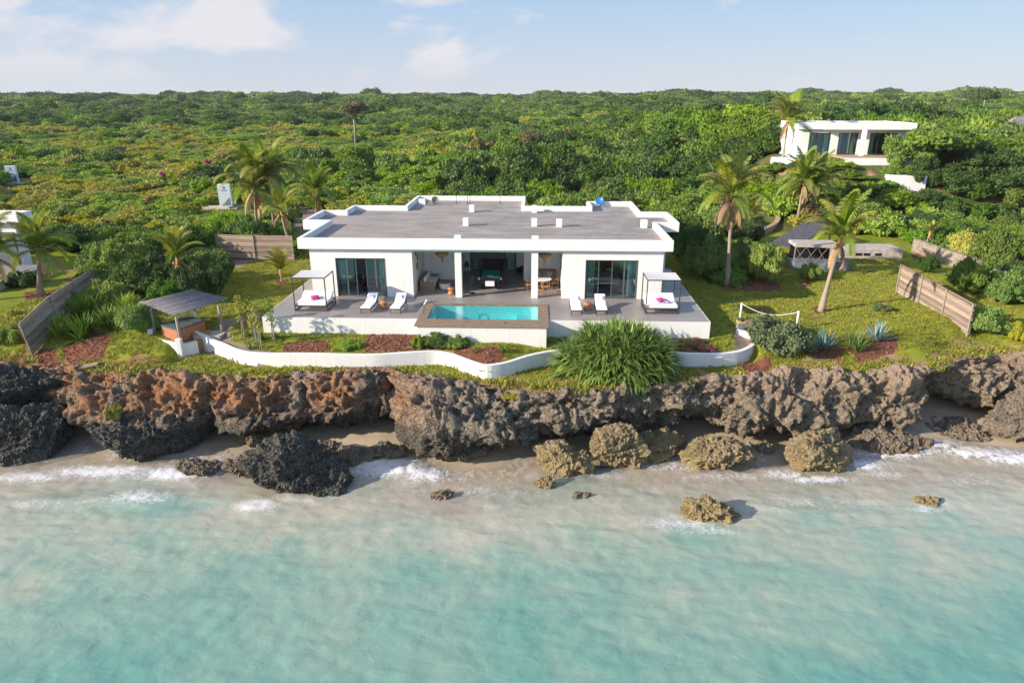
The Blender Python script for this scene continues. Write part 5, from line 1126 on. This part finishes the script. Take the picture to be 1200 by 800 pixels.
# great screw-pine mound
rs_ = random.Random(4); tf = []
for k in range(170):
    u_ = rs_.random(); a = k * 2.39996; rr = math.sqrt(k / 170) ; x_ = rr * math.cos(a); y_ = rr * math.sin(a); h = math.sqrt(max(0, 1 - rr ** 2.4)) ; j = 1 + rs_.uniform(-.16, .12)
    tf.append(((x_ * 2.6 * j, y_ * 2.0 * j, .1 + 1.75 * h * j), (x_ * 1.1, y_ * 1.1 - .1, .45 + h * .9)))
pc = g3(727, 452, -2.1); o = empty('screw_pine', (pc.x, pc.y + 1.95, pc.z - .15), 0, 'huge mound of long green strap leaves hanging over the cliff edge', 'shrub')
link('leaves', strap_mesh(5, tf, 24, 1.25, .135, 'lf_strap', 1.7), o)
mb = MB()
for k in range(9): a = k * .7; mb.tube([(0.2 * math.cos(a), .2 * math.sin(a), -.5), (.9 * math.cos(a), .7 * math.sin(a), .5), (1.8 * math.cos(a), 1.4 * math.sin(a), 1.2)], [.12, .09, .06], 7)
mb.build('stem', M['bark'], o, smooth=True)
def rosette(px, py, r, mat, label, per=34, wd=.09, ln=.6, droop=.15, cat='agave', name='agave_plant', group=None, seed=1, z0=-1.2):
    p = g3(px, py, z0); o = link(name, strap_mesh(seed, [((0, 0, .05), (0, 0, 1))] if per < 60 else [((random.Random(seed + i).uniform(-.3, .3) * r, random.Random(seed + 50 + i).uniform(-.3, .3) * r, .05), (random.Random(seed + 9 + i).uniform(-.5, .5), random.Random(seed + 19 + i).uniform(-.5, .5), 1)) for i in range(5)], per if per < 60 else per // 5, ln * r, wd * r, mat, droop), None, (p.x, p.y + r * .5, p.z - .02)); return tag(o, label, cat, group)
rosette(971, 416, 1.35, 'lf_agave', 'left blue-green spiky agave next to the round grey bush', 46, .13, .95, .15, seed=2)
rosette(1034, 407, 1.3, 'lf_agave', 'right blue-green agave behind the grassy tuft', 42, .13, .95, .15, seed=3)
rosette(1010, 417, 1.35, 'lf_strap', 'grassy green tuft between the two blue agaves', 150, .06, .95, .9, 'tuft', 'grass_tuft', seed=4)
for i, (x_, y_, m_, r_, lb) in enumerate(((557, 418, 'lf_yellow', .62, 'left striped rosette plant in the bed below the pool'), (589, 417, 'lf_strap', .6, 'right rosette plant in the bed below the pool'), (288, 398, 'lf_mid', .6, 'low rosette beside the path bend'), (306, 402, 'lf_dark', .6, 'dark rosette under the staked saplings'), (322, 400, 'lf_mid', .6, 'small rosette at the foot of the rightmost sapling'), (292, 412, 'lf_grey', .5, 'grey rosette nearest the white wall at left'), (893, 445, 'lf_mid', .4, 'tiny spiky plant in grass below the round bush'), (1098, 408, 'lf_mid', .5, 'small green tuft below the reed screen'))):
    rosette(x_, y_, r_, m_, lb, 34, .13, .85, .35, 'plant', 'rosette_plant', 'rosette plants', seed=20 + i)
for i, (x_, y_, r_, lb) in enumerate(((92, 404, 2.0, 'large crinum clump nearest the red soil'), (66, 400, 1.8, 'crinum clump against the reed fence'), (120, 392, 1.8, 'crinum clump in front of the bright bush'), (142, 374, 1.8, 'crinum clump behind the bright bush'), (98, 376, 1.8, 'rearmost crinum clump beside the fence end'))):
    rosette(x_, y_, r_, 'lf_bright' if i % 2 else 'lf_mid', lb, 190, .085, .8, .7, 'plant', 'crinum_plant', 'crinum clumps by the left reed fence', seed=40 + i, z0=-1.4)

# ---- individual near bushes
nb = [
 (923, 428, 78, 53, 'lf_grey', 'round clipped grey-green bush beside the rope fence', 0),
 (512, 413, 40, 26, 'lf_mid', 'leafy shrub in front of the left half of the pool', 1), (492, 411, 20, 20, 'lf_bright', 'small bright shrub at the left corner of the pool wall', 0), (537, 411, 26, 22, 'lf_mid', 'low leafy shrub right of the leafy pool shrub', 2),
 (813, 412, 44, 14, 'lf_red', 'low orange-red flowering bush right of the strap-leaved mound', 0), (800, 412, 26, 12, 'lf_yellow', 'low yellowish bush next to the orange-red one', 1), (828, 414, 24, 10, 'lf_pink', 'low pink flowering bush above the white wall', 2),
 (410, 411, 26, 12, 'lf_bright', 'bright creeping bush between the two mulch beds', 2), (660, 408, 40, 10, 'lf_mid', 'low hedge left of the strap-leaved mound', 2),
 (78, 372, 40, 30, 'lf_bright', 'bright leafy bush along the middle of the left reed fence', 1), (116, 362, 44, 34, 'lf_bright', 'bright leafy bush at the upper end of the left reed fence', 2), (52, 388, 30, 22, 'lf_mid', 'leafy bush at the near end of the left reed fence', 0),
 (158, 396, 48, 44, 'lf_bright', 'big bright green bush left of the pavilion', 1), (190, 362, 44, 36, 'lf_mid', 'mid-green bush directly behind the pavilion', 0), (228, 356, 56, 50, 'lf_dark', 'dark bush behind the pavilion roof', 2), (246, 334, 40, 34, 'lf_dark', 'dark bush between the young palm and the paving', 0),
 (150, 352, 60, 50, 'lf_mid', 'dense bush behind the end of the reed fence', 1), (185, 345, 56, 50, 'lf_dark', 'dark bush left of the young yellowish palm', 2), (130, 325, 56, 44, 'lf_bright', 'bright bush above the end of the reed fence', 0), (165, 315, 56, 42, 'lf_mid', 'bush left of the young palm crown', 1), (205, 310, 60, 44, 'lf_dark', 'dark bush behind the young palm crown', 2), (238, 300, 44, 38, 'lf_mid', 'bush at the left end of the reed screen panels', 0),
 (252, 325, 20, 20, 'lf_grey', 'silvery shrub by the pale path left of the lawn', 1),
 (28, 388, 60, 30, 'lf_yellow', 'pale scrambling shrub left of the reed fence', 2), (12, 408, 40, 30, 'lf_bright', 'pale scrambling shrub at the left edge above the cliff', 0), (60, 372, 40, 18, 'lf_grey', 'low grey scrub behind the reed fence', 1), (18, 338, 40, 20, 'lf_dark', 'dark low bush under the left palms', 2),
 (70, 300, 60, 34, 'lf_dark', 'dark bush behind the leftmost palms', 0), (28, 296, 50, 30, 'lf_dark', 'dark bush in front of the neighbouring villa', 1), (100, 292, 50, 24, 'lf_mid', 'low bush at the rear of the left lawn', 2),
 (285, 292, 40, 40, 'lf_mid', 'bush behind the middle of the reed screen panels', 1), (262, 288, 40, 40, 'lf_bright', 'bright bush behind the left of the reed screen panels', 2), (335, 262, 30, 24, 'lf_bright', 'small bush between the twin palms and the villa', 0),
 (822, 322, 54, 66, 'lf_dark', 'tall dark bush touching the right end of the terrace', 1), (800, 300, 40, 50, 'lf_dark', 'dark bush at the right rear corner of the villa', 0), (836, 330, 60, 60, 'lf_mid', 'broad mid-green bush behind the tall straight palm', 2), (872, 318, 44, 40, 'lf_mid', 'bush right of the tall straight palm trunk', 1), (840, 290, 60, 46, 'lf_bright', 'bright bush behind the tall straight palm', 0), (868, 290, 50, 36, 'lf_dark', 'dark bush left of the driveway', 2), (812, 268, 60, 40, 'lf_mid', 'bush above the right wing of the villa', 1), (900, 335, 44, 50, 'lf_bright', 'light airy bush with thin stem on the mulch', 2),
 (952, 330, 28, 22, 'lf_bright', 'small yellow-green sapling in front of the trellis shed', 0), (1092, 322, 26, 24, 'lf_dark', 'small dark round bush behind the reed screen', 1), (1038, 366, 22, 10, 'lf_grey', 'tiny grey shrub on the lawn left of the reed screen', 2),
 (1166, 398, 50, 42, 'lf_bright', 'bright broad-leaved bush at the right end of the reed screen', 1), (1196, 402, 26, 26, 'lf_yellow', 'yellow croton at the right edge', 0), (1200, 360, 56, 50, 'lf_mid', 'feathery green bush at the right edge', 2), (1150, 350, 50, 50, 'lf_mid', 'feathery bush behind the reed screen right end', 0), (1180, 325, 60, 60, 'lf_mid', 'tall feathery green bush near the right edge', 1), (1145, 305, 44, 34, 'lf_yellow', 'yellowish bush behind the rubble wall', 2), (1115, 290, 44, 34, 'lf_mid', 'green bush behind the left of the rubble wall', 0), (915, 204, 34, 14, 'lf_mid', 'bush below the pool of the second villa', 1), (950, 206, 40, 17, 'lf_dark', 'dark bush under the first bay of the second villa', 2), (985, 200, 44, 14, 'lf_bright', 'bright creeper below the patio of the second villa', 0), (1000, 214, 30, 16, 'lf_mid', 'bush left of the small white retaining wall', 1), (1056, 212, 36, 24, 'lf_mid', 'bush right of the small white retaining wall', 2), (1075, 200, 60, 46, 'lf_mid', 'tall bush hiding the right corner of the second villa', 0),
 (905, 236, 44, 26, 'lf_bright', 'bright bush above the driveway kerb', 1), (932, 240, 44, 26, 'lf_mid', 'bush on the slope behind the palm pair', 0), (965, 236, 50, 24, 'lf_bright', 'bright bush on the slope below the hillside villa', 2), (985, 252, 50, 28, 'lf_mid', 'bush right of the palm pair', 1), (1020, 240, 60, 26, 'lf_dark', 'dark bush on the slope above the block wall', 0), (1058, 246, 60, 30, 'lf_mid', 'bush on the slope left of the rubble wall', 2),
 (1085, 276, 44, 30, 'lf_dark', 'dark bush at the left end of the rubble wall', 1),
 (600, 470, 24, 10, 'lf_yellow', 'mossy yellow-green creeper on the jutting cliff', 2), (575, 436, 30, 8, 'lf_bright', 'grassy creeper at the dip of the white wall', 1), (130, 496, 22, 26, 'lf_yellow', 'yellow-green creeper on the largest boulder', 1), (275, 468, 16, 8, 'lf_yellow', 'small creeper hanging on the left cliff', 0), (370, 246, 50, 26, 'lf_mid', 'bush behind the left wing of the villa', 0),
]
nbo = []
for i, (x_, y_, wp_, hp_, m_, lb, k) in enumerate(nb): nbo.append(bush(x_, y_, wp_, hp_, m_, lb, k, z0=-1.0))
for o, zz in ((nbo[-5], -2.6), (nbo[-3], -3.6), (nbo[-2], -3.0)):
    idx = nbo.index(o); x_, y_ = nb[idx][0], nb[idx][1]; p = W(x_, y_, zz); o.location = (p.x, p.y + .3, p.z)
# staked saplings by the path
for i, (x_, y_, h_, m_) in enumerate(((285, 399, 2.6, 'lf_yellow'), (296, 395, 2.3, 'lf_mid'), (305, 410, 2.5, 'lf_yellow'), (320, 400, 2.5, 'lf_mid'), (299, 404, 2.2, 'lf_yellow'))):
    p = g3(x_, y_, -1.2); o = empty('sapling', p, 0, ('tallest yellow-leaved sapling left of the path bend', 'sapling behind the tallest yellow-leaved one', 'thin sapling nearest the white wall at left', 'thin sapling closest to the terrace corner', 'short sapling in the middle of the staked group')[i], 'sapling', 'thin saplings by the left path')
    MB().tube([(0, 0, -.05), (.03, 0, h_ * .5), (-.02, .02, h_)], [.035, .025, .01], 6).build('trunk', M['post'], o, smooth=True); MB().tube([(.1, 0, -.05), (.1, 0, 1.3)], .03, 6).build('stake', M['post'], o)
    rs = np.random.RandomState(60 + i); v, f = leaf_cloud(rs, [(0, 0, h_ * q) for q in (.5, .65, .8, .95)], [(.24, .24, .25)] * 4, 170, .085); link('crown', mesh_np('crown', v, f, M[m_]), o)

# ---- scrub: shared crowns, then the largest in view as single bushes, the rest as one mass
SCR = []
for m_, ks in (('lf_dark', 3), ('lf_mid', 3), ('lf_bright', 2), ('lf_yellow', 2), ('lf_dry', 1), ('lf_grey', 1)):
    for k in range(ks): SCR.append((m_, bush_mesh('shrub_crown', 300 + len(SCR) * 5, m_, 2600, .085, 9 + k * 4, [.8, .6, 1.0][k % 3])))
SIDX = {}
for i, (m_, me) in enumerate(SCR): SIDX.setdefault(m_, []).append(i)
rs = np.random.RandomState(12)
pts = []; yy = 43.0
while yy < 2600:
    sp_ = (2.3 + max(0, yy - 45) * .0135) if yy < 500 else (8.4 + (yy - 500) * .03)
    half = yy * .86 + 14; nx = int(2 * half / sp_)
    xx = -half + (np.arange(nx) + rs.uniform(-.45, .45, nx) + .5) * sp_; yr = yy + rs.uniform(-.5, .5, nx) * sp_
    for a, b in zip(xx, yr): pts.append((a, b, sp_))
    yy += sp_ * .82
pts = np.array(pts); X, Y, S = pts.T; Zg = ground_z(X, Y)
keep = ~pip(X, Y, wpoly([(-400, 470), (-400, 325), (60, 300), (108, 300), (112, 345), (150, 352), (240, 350), (250, 306), (345, 300), (338, 268), (330, 246), (392, 240), (400, 285), (760, 285), (800, 290), (818, 320), (835, 335), (880, 332), (905, 300), (868, 290), (872, 256), (908, 254), (914, 268), (960, 276), (1062, 280), (1120, 302), (1190, 340), (1240, 380), (1500, 420), (1500, 470)], -1))
def outside_house(u0, u1, v0, v1):
    du = (X - HO.x) * HU.x + (Y - HO.y) * HU.y; dv = (X - HO.x) * HV.x + (Y - HO.y) * HV.y; return ~((du > u0) & (du < u1) & (dv > v0) & (dv < v1))
keep &= outside_house(-3.0, 28, -6, 19.5) & outside_house(3.5, 25.5, 15, 25.5)
def clearing(px0, px1, py0, py1, z):
    return ~pip(X, Y, wpoly([(px0, py1), (px0, py0), (px1, py0), (px1, py1)], z))
keep &= ~((X > o2.x - 3) & (X < o2.x + 16.5) & (Y > o2.y - 5.6) & (Y < o2.y + 7.5)) & ~((X > v3.location.x - 17) & (X < v3.location.x + 1) & (Y > v3.location.y - 6) & (Y < v3.location.y + 3))
X, Y, S, Zg = X[keep], Y[keep], S[keep], Zg[keep]
n = len(X); p2_ = np.stack([X * .035, Y * .035, 0 * X + 2], 1); zone = fbm(p2_, 3) ; zone2 = pn(np.stack([X * .012, Y * .012, 0 * X + 8], 1)); zf = pn(np.stack([X * .15, Y * .15, 0 * X + 3], 1))
# low yellow-green heath: a wide patch left of centre, taller dark wood elsewhere
pxs = 600 + FOC * X / (Y * math.cos(PITCH) + 13 * math.sin(PITCH))
heath = sst(-80, 30, pxs) * (1 - sst(440, 600, pxs)) * sst(60, 78, Y) * (1 - sst(200, 300, Y)); belt = np.exp(-((Y - 128 - 14 * np.sin(X * .05)) / 13.0) ** 2) * sst(-.3, .2, pn(np.stack([X * .02, 0 * X, 0 * X + 21], 1))); heath = np.clip(heath * (1.0 + .5 * zone) * (1 - .9 * belt), 0, 1)
thin = (rs.random(n) < .45 * (1 - heath) * sst(72, 100, Y)) ; X, Y, S, Zg, zone, zone2, zf, pxs, heath = [q[~thin] for q in (X, Y, S, Zg, zone, zone2, zf, pxs, heath)]; n = len(X)
heath = np.maximum(heath, .6 * sst(.1, .6, zone2) * (1 - sst(500, 900, Y)))
scale = (S * .62) * rs.uniform(.75, 1.45, n) * (1 + .02 * heath) * (1 + .38 * (1 - heath) * sst(72, 100, Y)); hgt = (1.3 - .38 * heath) * rs.uniform(.75, 1.3, n) * np.where(rs.random(n) < .08, 1.5, 1.0)
ht_abs = scale * hgt * 1.15 
hmax = 1.7 + 4.4 * (1 - heath) * sst(60, 110, Y) * rs.uniform(.55, 1.25, n) + 1.2 * sst(.2, .8, zone) ; hgt = np.where(ht_abs > hmax, hgt * hmax / ht_abs, hgt); hgt = np.where(Y > 350, np.maximum(hgt, 2.8 / scale), hgt); hgt = np.minimum(hgt, 1.7)
emerg = (rs.random(n) < .05) & (Y > 110); hgt = np.where(emerg, hgt * 1.5, hgt); far = sst(350, 700, Y); scale = scale * (1 + .25 * far * pn(np.stack([X * .02, Y * .02, 0 * X], 1))); hgt = hgt * (1 + far * (.15 + .5 * rs.random(n) ** 3))
# keep views on the boards, the second villa and its pool open
hgt = np.where(Y < 350, np.minimum(hgt, 5.0 / scale), hgt); topz = Zg + scale * hgt * 1.25; den = Y * math.cos(PITCH) + (CH - topz) * math.sin(PITCH); tx = 600 + FOC * X / den; ty = 400 - FOC * (Y * math.sin(PITCH) + (topz - CH) * math.cos(PITCH)) / den
rpx = FOC * scale / den
for (x0, x1, y1, dmax) in ((255, 276, 243, 86), (8, 26, 214, 112), (918, 1046, 178, o2.y), (1004, 1046, 206, o2.y - 5), (905, 945, 188, o2.y), (232, 290, 247, 80), (866, 916, 268, 61)):
    bad = (tx + rpx > x0) & (tx - rpx < x1) & (ty < y1) & (Y < dmax)
    cut = np.where(bad, np.clip(1 - (y1 - ty) * (den / FOC) / np.maximum(scale * hgt * 1.2, .1), .15, 1), 1); hgt = hgt * cut; scale = np.where(cut < .5, scale * .8, scale)
zg = pn(np.stack([X * .06, Y * .045, 0 * X + 13], 1)); u = .38 + .26 * rs.random(n) + .34 * zf + .55 * zg; kind = np.empty(n, int)
for i in range(n):
    h = heath[i]; r = u[i] + .25 * zone[i]
    if h > .45: m_ = 'lf_dark' if r < .13 else 'lf_mid' if r < .30 else 'lf_bright' if r < .55 else 'lf_yellow' if r < .985 else 'lf_dry'
    else: m_ = 'lf_dark' if r < .40 else 'lf_mid' if r < .76 else 'lf_bright' if r < .90 else 'lf_yellow' if r < .99 else 'lf_dry'
    kind[i] = SIDX[m_][rs.randint(len(SIDX[m_]))]
rot = rs.uniform(0, 6.283, n)
den = Y * math.cos(PITCH) + (CH - Zg) * math.sin(PITCH); pxx = 600 + FOC * X / den; pyy = 400 - FOC * (Y * math.sin(PITCH) + (Zg - CH) * math.cos(PITCH)) / den
inview = (pxx > -20) & (pxx < 1220); size_ = np.where(inview, scale * np.sqrt(hgt) / den, 0)
order = np.argsort(-size_); big = order[:228]; rest = np.ones(n, bool); rest[big] = False
adj = {'lf_dark': 'dark green', 'lf_mid': 'mid-green', 'lf_bright': 'bright green', 'lf_yellow': 'yellow-green', 'lf_dry': 'dry brownish', 'lf_grey': 'grey-green'}
def where(px, py):
    if px < 110: return 'near the left edge'
    if px < 250: return 'between the left edge and the nearer white board'
    if px < 420: return 'around the twin palms'
    if px < 600: return 'behind the left half of the villa roof'
    if px < 790: return 'behind the right half of the villa roof'
    if px < 930: return 'between the villa and the driveway'
    if px < 1060: return 'below the second villa'
    return 'near the right edge behind the rubble wall'
src = {}
for i in big:
    m_, me = SCR[kind[i]]; hw = 'tall' if scale[i] * hgt[i] > 2.6 else 'low' if scale[i] * hgt[i] < 1.3 else 'rounded'
    lb = '%s %s shrub in the scrub %s' % (hw, adj[m_], where(pxx[i], pyy[i])); o = link('shrub', me, None, (X[i], Y[i], Zg[i] - .1), (0, 0, rot[i]), (scale[i], scale[i], scale[i] * hgt[i]))
    tag(o, lb, 'shrub', lb.replace(' shrub ', ' shrubs ')); src.setdefault(kind[i], o)
for k, (m_, me) in enumerate(SCR):
    if k not in src:
        i = [j for j in np.where(rest & inview & (Y < 200))[0] if kind[j] == k][:1]
        if i:
            i = i[0]; rest[i] = False; o = link('shrub', me, None, (X[i], Y[i], Zg[i] - .1), (0, 0, rot[i]), (scale[i], scale[i], scale[i] * hgt[i])); lb = '%s shrub in the scrub %s' % (adj[m_], where(pxx[i], pyy[i])); tag(o, lb, 'shrub', lb); src[k] = o
# the remaining scrub and far wood: one object of instances
ri = np.where(rest)[0]; me = bpy.data.meshes.new('scrub'); me.vertices.add(len(ri)); me.vertices.foreach_set('co', np.stack([X[ri], Y[ri], Zg[ri] - .1], 1).astype(np.float32).ravel())
ks = sorted(src); remap = {k: i for i, k in enumerate(ks)}
a = me.attributes.new('idx', 'INT', 'POINT'); a.data.foreach_set('value', np.array([remap.get(k, 0) for k in kind[ri]], np.int32))
a = me.attributes.new('rz', 'FLOAT', 'POINT'); a.data.foreach_set('value', rot[ri].astype(np.float32))
a = me.attributes.new('sc', 'FLOAT_VECTOR', 'POINT'); a.data.foreach_set('vector', np.stack([scale[ri], scale[ri], scale[ri] * hgt[ri]], 1).astype(np.float32).ravel())
def instancer(name, me, objs):
    o = link(name, me); ng = bpy.data.node_groups.new(name, 'GeometryNodeTree'); ng.interface.new_socket('Geometry', in_out='INPUT', socket_type='NodeSocketGeometry'); ng.interface.new_socket('Geometry', in_out='OUTPUT', socket_type='NodeSocketGeometry')
    nn_ = ng.nodes; l = ng.links; gi = nn_.new('NodeGroupInput'); go = nn_.new('NodeGroupOutput'); iop = nn_.new('GeometryNodeInstanceOnPoints')
    gti = nn_.new('GeometryNodeGeometryToInstance')
    for q in reversed(objs):
        oi = nn_.new('GeometryNodeObjectInfo'); oi.inputs['Object'].default_value = q; oi.transform_space = 'ORIGINAL'; oi.inputs['As Instance'].default_value = False; l.new(oi.outputs['Geometry'], gti.inputs[0])
    l.new(gti.outputs[0], iop.inputs['Instance']); l.new(gi.outputs[0], iop.inputs['Points']); iop.inputs['Pick Instance'].default_value = True
    def at_(nm, tp):
        q = nn_.new('GeometryNodeInputNamedAttribute'); q.data_type = tp; q.inputs[0].default_value = nm; return q.outputs[0]
    l.new(at_('idx', 'INT'), iop.inputs['Instance Index']); cx_ = nn_.new('ShaderNodeCombineXYZ'); l.new(at_('rz', 'FLOAT'), cx_.inputs[2]); l.new(cx_.outputs[0], iop.inputs['Rotation']); l.new(at_('sc', 'FLOAT_VECTOR'), iop.inputs['Scale']); l.new(iop.outputs[0], go.inputs[0])
    md = o.modifiers.new('scatter', 'NODES'); md.node_group = ng; return o
tag(instancer('scrub', me, [src[k] for k in ks]), kind='stuff')

# ---- distant landmark trees
def tree(label, px, py, hpx, wpx, mat, z0=3, shape='round', name='tree'):
    p = g3(px, py, z0)
    sc_ = (p.y * math.cos(PITCH) + (CH - p.z) * math.sin(PITCH)) / FOC; H = hpx * sc_ / .95; Wd = wpx * sc_
    o = empty(name, p, 0, label, 'tree'); rs = np.random.RandomState(int(px)); n_ = 9; C_ = []; R_ = []
    for k in range(n_):
        a = k * 2.4; r = .33 * Wd * math.sqrt(k / n_); C_.append((r * math.cos(a), r * math.sin(a), H * (.86 if shape == 'flat' else .68) + rs.uniform(-.06, .10) * H)); R_.append((Wd * .2, Wd * .2, H * (.09 if shape == 'flat' else .2)))
    v, f = leaf_cloud(rs, C_, R_, 4200, max(.16, Wd * .035)); link('crown', mesh_np('crown', v, f, M[mat]), o)
    mb = MB(); mb.tube([(0, 0, -.3), (.1, 0, H * .4), (0, 0, H * .75)], [H * .035, H * .028, H * .02], 8)
    mb.build('trunk', M['post'], o, smooth=True); lb_ = MB()
    for c_ in C_[1:]: lb_.tube([(0, 0, H * .62), (c_[0] * .5, c_[1] * .5, c_[2] * .9), c_], [H * .014, H * .01, H * .005], 5)
    lb_.build('limb', M['post'], o, smooth=True); return o
tree('flat-topped tree with bare pale trunk standing above the far scrub', 417, 172, 46, 36, 'lf_dry', shape='flat')
tree('rounded light tree in the scrub right of centre', 622, 190, 36, 30, 'lf_dry')
tree('dark round tree rising above the skyline at right', 1150, 136, 30, 34, 'lf_dark', 5)
tree('big glossy tree covering the right end of the second villa', 1090, 205, 50, 84, 'lf_mid', 3)
tree('bright round tree left of the second villa', 868, 165, 40, 58, 'lf_bright', 3)
# bougainvillea spots
for i, (x_, y_) in enumerate(((244, 204), (192, 220), (175, 252), (78, 198))):
    bush(x_, y_, 9, 6, 'lf_pink', ('pink bougainvillea above the nearer white board', 'pink bougainvillea left of the nearer white board', 'pink bougainvillea lowest in the left scrub', 'faint pink bougainvillea at far left')[i], 0, 'bougainvillea', mesh=bush_mesh('bougainvillea', 800 + i, 'lf_pink', 260, .16, 5)).location.z += 1.6

# ---- lawn grass, mulch chips
def chips(name, polys_z, n, mat, sx, sz, seed):
    rs = np.random.RandomState(seed); P = []
    for pl_ in polys_z:
        a = np.array(pl_); lo = a.min(0); hi = a.max(0); m = int(n * (hi - lo).prod()); q = rs.uniform(lo, hi, (m, 2)); q = q[pip(q[:, 0], q[:, 1], pl_)]; P.append(q)
    P = np.concatenate(P); z = ground_z(P[:, 0], P[:, 1]); m = len(P); c = np.stack([P[:, 0], P[:, 1], z + .015], 1); a = rs.uniform(0, 6.283, m); tl = rs.uniform(-.5, .5, (m, 2)); s = rs.uniform(.6, 1.4, m)[:, None] * sx
    d = np.stack([np.cos(a), np.sin(a), tl[:, 0]], 1) * s; e = np.stack([-np.sin(a), np.cos(a), tl[:, 1]], 1) * s * .45
    v = np.stack([c - d - e, c + d - e, c + d + e, c - d + e], 1).reshape(-1, 3); v[:, 2] += .02
    return tag(link(name, mesh_np(name, v, np.arange(m * 4).reshape(m, 4), mat)), kind='stuff')
t = MT('mulch_chip'); g = t.new('ShaderNodeNewGeometry'); cr2 = t.mix(g.outputs['Random Per Island'], (.13, .05, .03), (.34, .16, .09)); M['chip'] = t.fin(cr2, .85)
chips('mulch', mulch_polys, 70, M['chip'], .06, .02, 5)
def tuft_mesh(seed, mat, nb_, h):
    rs = random.Random(seed); v = []; f = []
    for k in range(nb_):
        a = rs.uniform(0, 6.283); r = rs.uniform(0, .13); p = Vector((r * math.cos(a), r * math.sin(a), -.02)); b = rs.uniform(0, 6.283); d = Vector((math.cos(b), math.sin(b), 0)); s = Vector((-d.y, d.x, 0)) * .011; hh = h * rs.uniform(.6, 1.3)
        o0 = len(v); v += [p - s, p + s, p + d * hh * .4 + Vector((0, 0, hh * .8)) + s * .7, p + d * hh * .4 + Vector((0, 0, hh * .8)) - s * .7]; f.append((o0, o0 + 1, o0 + 2, o0 + 3))
    return mesh_np('grass_clump', [tuple(q) for q in v], f, M[mat])
rs = np.random.RandomState(31); x = rs.uniform(-33, 33, 90000); y = rs.uniform(31, 62, 90000); yt_ = y_top(x); ok = (y > yt_ + .35 + .5 * pn(np.stack([x * .9, y * .9, 0 * x + 4], 1))) & pip(x, y, clear)
u_ = (x - HO.x) * HU.x + (y - HO.y) * HU.y; v_ = (x - HO.x) * HV.x + (y - HO.y) * HV.y; ok &= ~((u_ > -.1) & (u_ < 26) & (v_ > -.1) & (v_ < 25)) & ~((u_ > 9) & (u_ < 16.8) & (v_ > -1.4) & (v_ < 3)) & (np.abs(y - y_wall(x)) > .2)
for pl_ in mulch_polys + path_polys: ok &= ~pip(x, y, pl_)
ok &= ~pip(x, y, [(p.x, p.y) for p in (P1, P2, P3, P4)]) & (fbm(np.stack([x * .9, y * .9, 0 * x], 1), 3) > -.45)
x, y = x[ok], y[ok]; z = ground_z(x, y); m = len(x)
G1 = [tag(link('grass_clump', tuft_mesh(k, 'grass', 16, .06 + .025 * k), None, (x[k], y[k], z[k])), kind='stuff') for k in range(3)]
me = bpy.data.meshes.new('lawn_grass'); me.vertices.add(m); me.vertices.foreach_set('co', np.stack([x, y, z], 1).astype(np.float32).ravel()); edge = 1 - sst(.3, 1.4, y - y_top(x))
a = me.attributes.new('idx', 'INT', 'POINT'); a.data.foreach_set('value', rs.randint(0, 3, m).astype(np.int32)); a = me.attributes.new('rz', 'FLOAT', 'POINT'); a.data.foreach_set('value', rs.uniform(0, 6.28, m).astype(np.float32))
s_ = rs.uniform(.7, 1.4, m) * (1 + 1.1 * edge); a = me.attributes.new('sc', 'FLOAT_VECTOR', 'POINT'); a.data.foreach_set('vector', np.stack([s_ * 1.2, s_ * 1.2, s_], 1).astype(np.float32).ravel())
tag(instancer('lawn_grass', me, G1), kind='stuff')

# ------------------------------------------------------------------ thin air haze
hb = MB().box(-2600, 2600, -700, 6000, -12, 34).build('haze', M['white']); hb.data.materials.clear()
hm = bpy.data.materials.new('haze_air'); hm.use_nodes = True; hn = hm.node_tree.nodes; hn.clear(); ho = hn.new('ShaderNodeOutputMaterial'); hv = hn.new('ShaderNodeVolumePrincipled')
hv.inputs['Color'].default_value = (.86, .92, 1, 1); hv.inputs['Density'].default_value = .00010; hm.node_tree.links.new(hv.outputs[0], ho.inputs['Volume']); hb.data.materials.append(hm); tag(hb, kind='stuff')
cy.volume_bounces = 0
